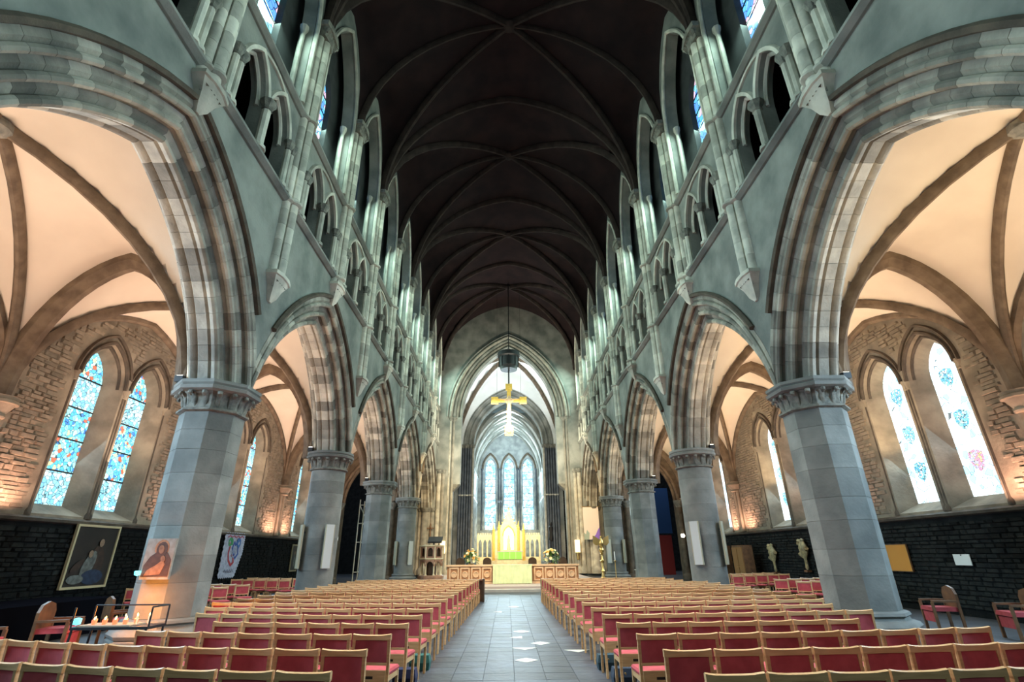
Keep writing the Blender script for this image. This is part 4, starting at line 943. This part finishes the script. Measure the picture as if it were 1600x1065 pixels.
# icon and candle stand by the first column
t = empty('icon_picture', (-7.08, YK[1]-.71, 1.64), 0, 'square icon of a veiled figure fixed to the octagonal column', 'icon')
MB().box(-.28, .28, -.03, .03, -.37, .37).build('board', mat('icon_ground', (.34, .31, .27), .7, noise=(.26, .22, .18), scale=9), t)
IB = mat('icon_brown', (.10, .045, .03), .7, noise=(.06, .03, .02), scale=12); IS = mat('icon_skin', (.30, .15, .08), .7, noise=(.2, .09, .05), scale=14)
IR = mat('icon_ochre', (.42, .20, .10), .7, noise=(.28, .12, .06), scale=12)
for pts, m_, d in ((ell(.03, .2, .14, .15), IR, -.034), (ell(.04, .17, .11, .14), IB, -.037), ([(-.26, -.32), (.26, -.32), (.26, -.02), (.17, .1), (.08, .16), (-.04, .13), (-.16, .04), (-.25, -.12)], IB, -.035), (ell(.03, .17, .055, .08, rot=.2), IS, -.041), ([(-.2, -.3), (.1, -.28), (.16, -.1), (.1, -.02), (-.02, -.12), (-.16, -.2)], IR, -.039), (ell(.1, .0, .045, .06, rot=.4), IS, -.043)): blob(pts, m_, t, d)
l_ = MB().lathe([(.01, -.04), (.05, -.02), (.055, .04), (.03, .05)], 10).build('sanctuary_lamp', TEALL, None, True); l_.location = (-7.37, YK[1]-.80, 1.38); tag(l_, 'turquoise glass lamp hanging in front of the icon', 'lamp')
t = empty('candle_stand', (-6.62, 9.45, 0), 0, 'black iron candle stand with tray of sand and rails', 'candle stand')
for x in (-.62, .62):
    for y in (-.22, .22): MB().tube((x, y, 0), (x*.95, y, .62), .018).build('leg', BLACK, t)
MB().box(-.62, .62, -.24, .24, .60, .64).build('tray', BLACK, t); MB().box(-.55, .3, -.2, .2, .64, .66).build('sand', mat('tray_sand', (.45, .33, .22), .9), t)
for x in (-.62, .62): MB().tube((x, -.22, .64), (x, -.22, .92), .014).tube((x, .22, .64), (x, .22, .92), .014).build('rail_post', BLACK, t)
MB().tube((-.62, .22, .92), (.62, .22, .92), .012).tube((.62, -.22, .92), (.62, .22, .92), .012).build('rail', BLACK, t)
cp0 = MB().lathe([(.028, 0), (.032, .05), (.03, .07)], 10).mesh('cup', REDGL); wx0 = MB().lathe([(.012, 0), (.012, .11)], 8).mesh('wax', WAX); fm0 = MB().lathe([(.002, 0), (.010, .012), (.006, .03), (.001, .042)], 8).mesh('flame', FLAME)
ORD = ['first', 'second', 'third', 'fourth', 'fifth', 'sixth', 'seventh', 'eighth', 'ninth', 'tenth']
for i in range(14):
    red = i < 9; x = -6.62+(-.46+.085*i if red else .12+.10*(i-9)); y = 9.45+(-.08 if i % 2 else .06)
    t = empty('votive_candle', (x, y, .66), 0, ('lit red glass votive candle, %s from the turquoise night light' % ORD[i]) if red else ('lit thin wax candle in sand, %s from the column end' % ORD[13-i]), 'candle', 'red glass votive candles' if red else 'thin wax candles')
    if red: put(cp0, 'cup', t); put(fm0, 'flame', t, (0, 0, .07))
    else: put(wx0, 'wax', t); put(fm0, 'flame', t, (0, 0, .115))
t = MB().lathe([(.01, 0), (.05, .01), (.055, .09), (.03, .1)], 10).build('glass_night_light', TEALL); t.location = (-7.25, 9.35, .66); tag(t, 'turquoise glass night light at the end of the candle tray', 'candle')
l = bpy.data.lights.new('candle_glow', 'POINT'); l.energy = 42; l.color = (1, .33, .05); l.shadow_soft_size = .12
o = bpy.data.objects.new('candle_glow', l); col.objects.link(o); o.location = (-7.0, 10.3, .82)

# ------------------------------------------------------------------ chairs
def bar(a, b, w1, w2): return MB().box(0, 1, 0, 1, 0, 1)
def make_chair():
    t = empty('church_chair')
    def rail_curve(z0, z1, yb, th, bow, w_=.225, name='top_rail', m_=BEECH):
        r1 = []; 
        for i in range(7):
            x = -w_+2*w_*i/6; y = yb+bow*(x/w_)**2-bow
            e = (.016*abs(x/w_)**3 if name == 'top_rail' else 0); r1.append([(x, y, z0), (x, y+th, z0), (x, y+th, z1+e-.008), (x, y+th*.5, z1+e), (x, y, z1+e-.008)])
        return MB().loft(r1).build(name, m_, t, True)
    rail_curve(.762, .815, -.225, .042, -.02)
    rail_curve(.545, .765, -.212, .022, -.016, .19, 'back_pad', REDF)
    rail_curve(.515, .548, -.215, .03, -.016, .2, 'lower_rail')
    for q in (-1, 1):
        MB().loft([[(q*.205-.016, -.235, 0), (q*.205+.016, -.235, 0), (q*.205+.016, -.20, 0), (q*.205-.016, -.20, 0)],
                   [(q*.205-.016, -.20, .44), (q*.205+.016, -.20, .44), (q*.205+.016, -.165, .44), (q*.205-.016, -.165, .44)],
                   [(q*.205-.016, -.225, .77), (q*.205+.016, -.225, .77), (q*.205+.016, -.19, .77), (q*.205-.016, -.19, .77)]]).build('leg', BEECH, t)
        MB().box(q*.205-.016, q*.205+.016, .165, .197, 0, .42).build('leg', BEECH, t)
        MB().box(q*.205-.012, q*.205+.012, -.19, .17, .36, .41).build('side_rail', BEECH, t)
    MB().slab([(-.19, .33), (.19, .33), (.19, .47), (-.19, .47)], [[(-.05, .385), (.05, .385), (.05, .415), (-.05, .415)]], -.222, -.205, XZ).build('book_box', BEECH, t)
    MB().box(-.06, .06, -.204, -.196, .37, .43).build('slot_back', BLACK, t)
    MB().loft([[(-.21, -.18, .415), (.21, -.18, .415), (.215, .21, .415), (-.215, .21, .415)], [(-.215, -.185, .44), (.215, -.185, .44), (.22, .215, .44), (-.22, .215, .44)], [(-.20, -.17, .465), (.20, -.17, .465), (.205, .20, .465), (-.205, .20, .465)]]).build('seat', REDF, t, True)
    return t
chair0 = make_chair(); used = False
CH = []
rows = list(range(17))
xl_end = [7, 6.1, 4.9, 4.1, 5.2, 5.6, 6.1, 6.3, 6.2, 6.2, 6.2, 6.2, 6.2, 6.1, 5.9, 5.9, 5.9]
xr_end = [7, 6.6, 5.5, 4.4, 5.3, 5.6, 6.1, 6.3, 6.2, 6.2, 6.2, 6.2, 6.2, 6.1, 5.9, 5.9, 5.9]
words = ['back', 'second', 'third', 'fourth', 'fifth', 'sixth', 'seventh', 'eighth', 'ninth', 'tenth', 'eleventh', 'twelfth', 'thirteenth', 'fourteenth', 'fifteenth', 'sixteenth', 'front']
place = ['aisle end', 'second from the aisle', 'third from the aisle', 'fourth from the aisle', 'fifth from the aisle', 'sixth from the aisle', 'seventh from the aisle', 'eighth from the aisle', 'ninth from the aisle', 'tenth from the aisle', 'eleventh from the aisle', 'twelfth from the aisle', 'outer end']
for r in rows:
    for s in (-1, 1):
        f_ = r/16; x0 = (1.56-.32*f_) if s < 0 else (1.24-.19*f_); y = 4.6+1.0*r if s < 0 else 4.38+1.02*r
        xe = (xl_end if s < 0 else xr_end)[r]; i = 0; x = x0+.235
        while x < xe:
            dx = x-x0; yy = y+(.10*dx+.030*dx*dx if s < 0 else .016*dx*dx)*(1-.75*f_); rot = atan2((.10+.06*dx if s < 0 else .032*dx)*(1-.75*f_), 1)*s
            lab = 'red padded beech chair in %s row, %s, %s' % (words[r], place[min(i, 12)], 'painting side' if s < 0 else 'orange board side')
            CH.append((y, s*x, yy+.21, rot+random.uniform(-.02, .02), lab, 'chairs facing the altar')); x += .472; i += 1
# chairs in the aisles, turned to the nave
for s in (-1, 1):
    for j, (y, n_) in enumerate(((15.6, 5), (17.0, 5), (18.4, 5), (21.8, 5), (23.2, 5))):
        for i in range(n_):
            CH.append((y+3, s*(8.9+.62*i), y+.30*i, s*radians(138), 'red chair in the aisle, angled row %s, seat %s from nave, %s' % (['one','two','three','four','five','six'][j], ['one','two','three','four','five','six'][i], 'painting side' if s < 0 else 'orange board side'), 'chairs in the aisles'))
CH.sort(key=lambda c: c[0])
rest = []
for n, (_, x, y, rz, lab, grp) in enumerate(CH):
    if n >= 298: rest.append((x, y, rz)); continue
    if n == 0: t = chair0
    else: t = copy_tree(chair0)
    t.location = (x, y, 0); t.rotation_euler = (0, 0, rz+(pi if False else 0)); tag(t, lab, 'chair', grp)
if rest:
    b = MB(); cut = 0
    for pick in (('top_rail', 'lower_rail', 'leg', 'side_rail', 'book_box'), ('back_pad', 'seat')):
        for x, y, rz in rest:
            Mx = Matrix.Translation((x, y, 0)) @ Matrix.Rotation(rz, 4, 'Z')
            for ch in chair0.children:
                if ch.name.split('.')[0] in pick: b.add([Mx @ v.co for v in ch.data.vertices], [tuple(p.vertices) for p in ch.data.polygons])
        cut = cut or len(b.f)
    me = bpy.data.meshes.new('distant_chairs'); me.from_pydata(b.v, [], b.f); me.materials.append(BEECH); me.materials.append(REDF)
    for p in me.polygons: p.material_index = 0 if p.index < cut else 1
    tag(put(me, 'distant_chairs'), 'farthest chairs at the front of the nave and in the aisles', 'chairs', kind='stuff')
# front kneeler desks
for s in (-1, 1):
    t = empty('front_desk', (s*3.55, 21.6, 0), 0, 'long low oak front desk before the first chair row, '+('painting side' if s < 0 else 'orange board side'), 'desk')
    MB().box(-2.4, 2.4, 0, .05, .0, .74).build('front_board', OAK, t); MB().box(-2.45, 2.45, -.2, .08, .74, .79).build('top', OAK, t)
    for x in (-2.42, 2.42): MB().box(x-.035, x+.035, -.22, .1, 0, .8).build('end_panel', DWOOD, t)
# armchairs by the aisle walls
def armchair(x, y, rz, label):
    t = empty('armchair', (x, y, 0), rz, label, 'armchair')
    MB().loft([[(-.27, -.25, .42), (.27, -.25, .42), (.27, .27, .42), (-.27, .27, .42)], [(-.26, -.24, .5), (.26, -.24, .5), (.26, .26, .5), (-.26, .26, .5)]]).build('seat', REDF, t)
    MB().slab([(-.27, .5), (.27, .5), (.28, .76), (.2, .88), (0, .93), (-.2, .88), (-.28, .76)], [], -.29, -.24, XZ).build('backrest', OAK, t)
    for q in (-1, 1):
        MB().box(q*.28-.03, q*.28+.03, -.27, .25, .60, .64).build('arm', OAK, t)
        for y_ in (-.25, .24): MB().box(q*.28-.025, q*.28+.025, y_-.025, y_+.025, 0, .60).build('leg', OAK, t)
    MB().box(-.26, .26, .2, .24, .2, .4).build('front_panel', REDF, t)
for x, y, rz, lab in ((-8.5, 10.6, radians(-75), 'wooden armchair with red seat below the dark painting'), (-8.6, 9.1, radians(-75), 'wooden armchair with red seat at the dark wall, nearest the frame edge'),
                      (-8.35, 12.0, radians(-40), 'wooden armchair half hidden behind the candle stand'), (9.55, 12.6, radians(75), 'wooden armchair with red seat below the white notice'),
                      (8.9, 13.6, radians(60), 'wooden armchair just behind the big octagonal column'), (10.2, 11.4, radians(75), 'wooden armchair with red seat at the frame edge by the dark wall')):
    armchair(x, y, rz, lab)
t = MB().box(-12.1, -10.3, 10.6, 14.6, 0, .75).build('near_black_box', mat('near_black', (.005, .005, .007), 1, spec=0)); tag(t, 'long near-black box below the dark painting', 'table')  # plain near-black box on the floor below the painting

# kneelers on the floor by the aisle ends
for x, y, c_, lab in ((-1.60, 9.25, (.02, .10, .085), 'green kneeler under an aisle-end chair, candle side'), (-1.64, 8.2, (.008, .012, .05), 'navy kneeler under an aisle-end chair, candle side'),
                      (1.34, 9.1, (.02, .05, .065), 'dark teal kneeler under an aisle-end chair, lectern side'), (1.38, 8.1, (.02, .035, .06), 'slate blue kneeler under an aisle-end chair, lectern side')):
    t = empty('kneeler', (x, y, .009), 0, lab, 'kneeler')
    MB().loft([[(-.15, -.1, 0), (.15, -.1, 0), (.15, .1, 0), (-.15, .1, 0)], [(-.16, -.11, .1), (.16, -.11, .1), (.16, .11, .1), (-.16, .11, .1)], [(-.14, -.09, .2), (.14, -.09, .2), (.14, .09, .2), (-.14, .09, .2)]]).build('cushion', mat('kneeler_cloth', c_, .9), t)
    MB().tube((0, -.12, .15), (0, -.16, .15), .012).build('hanging_ring', BRASS, t)
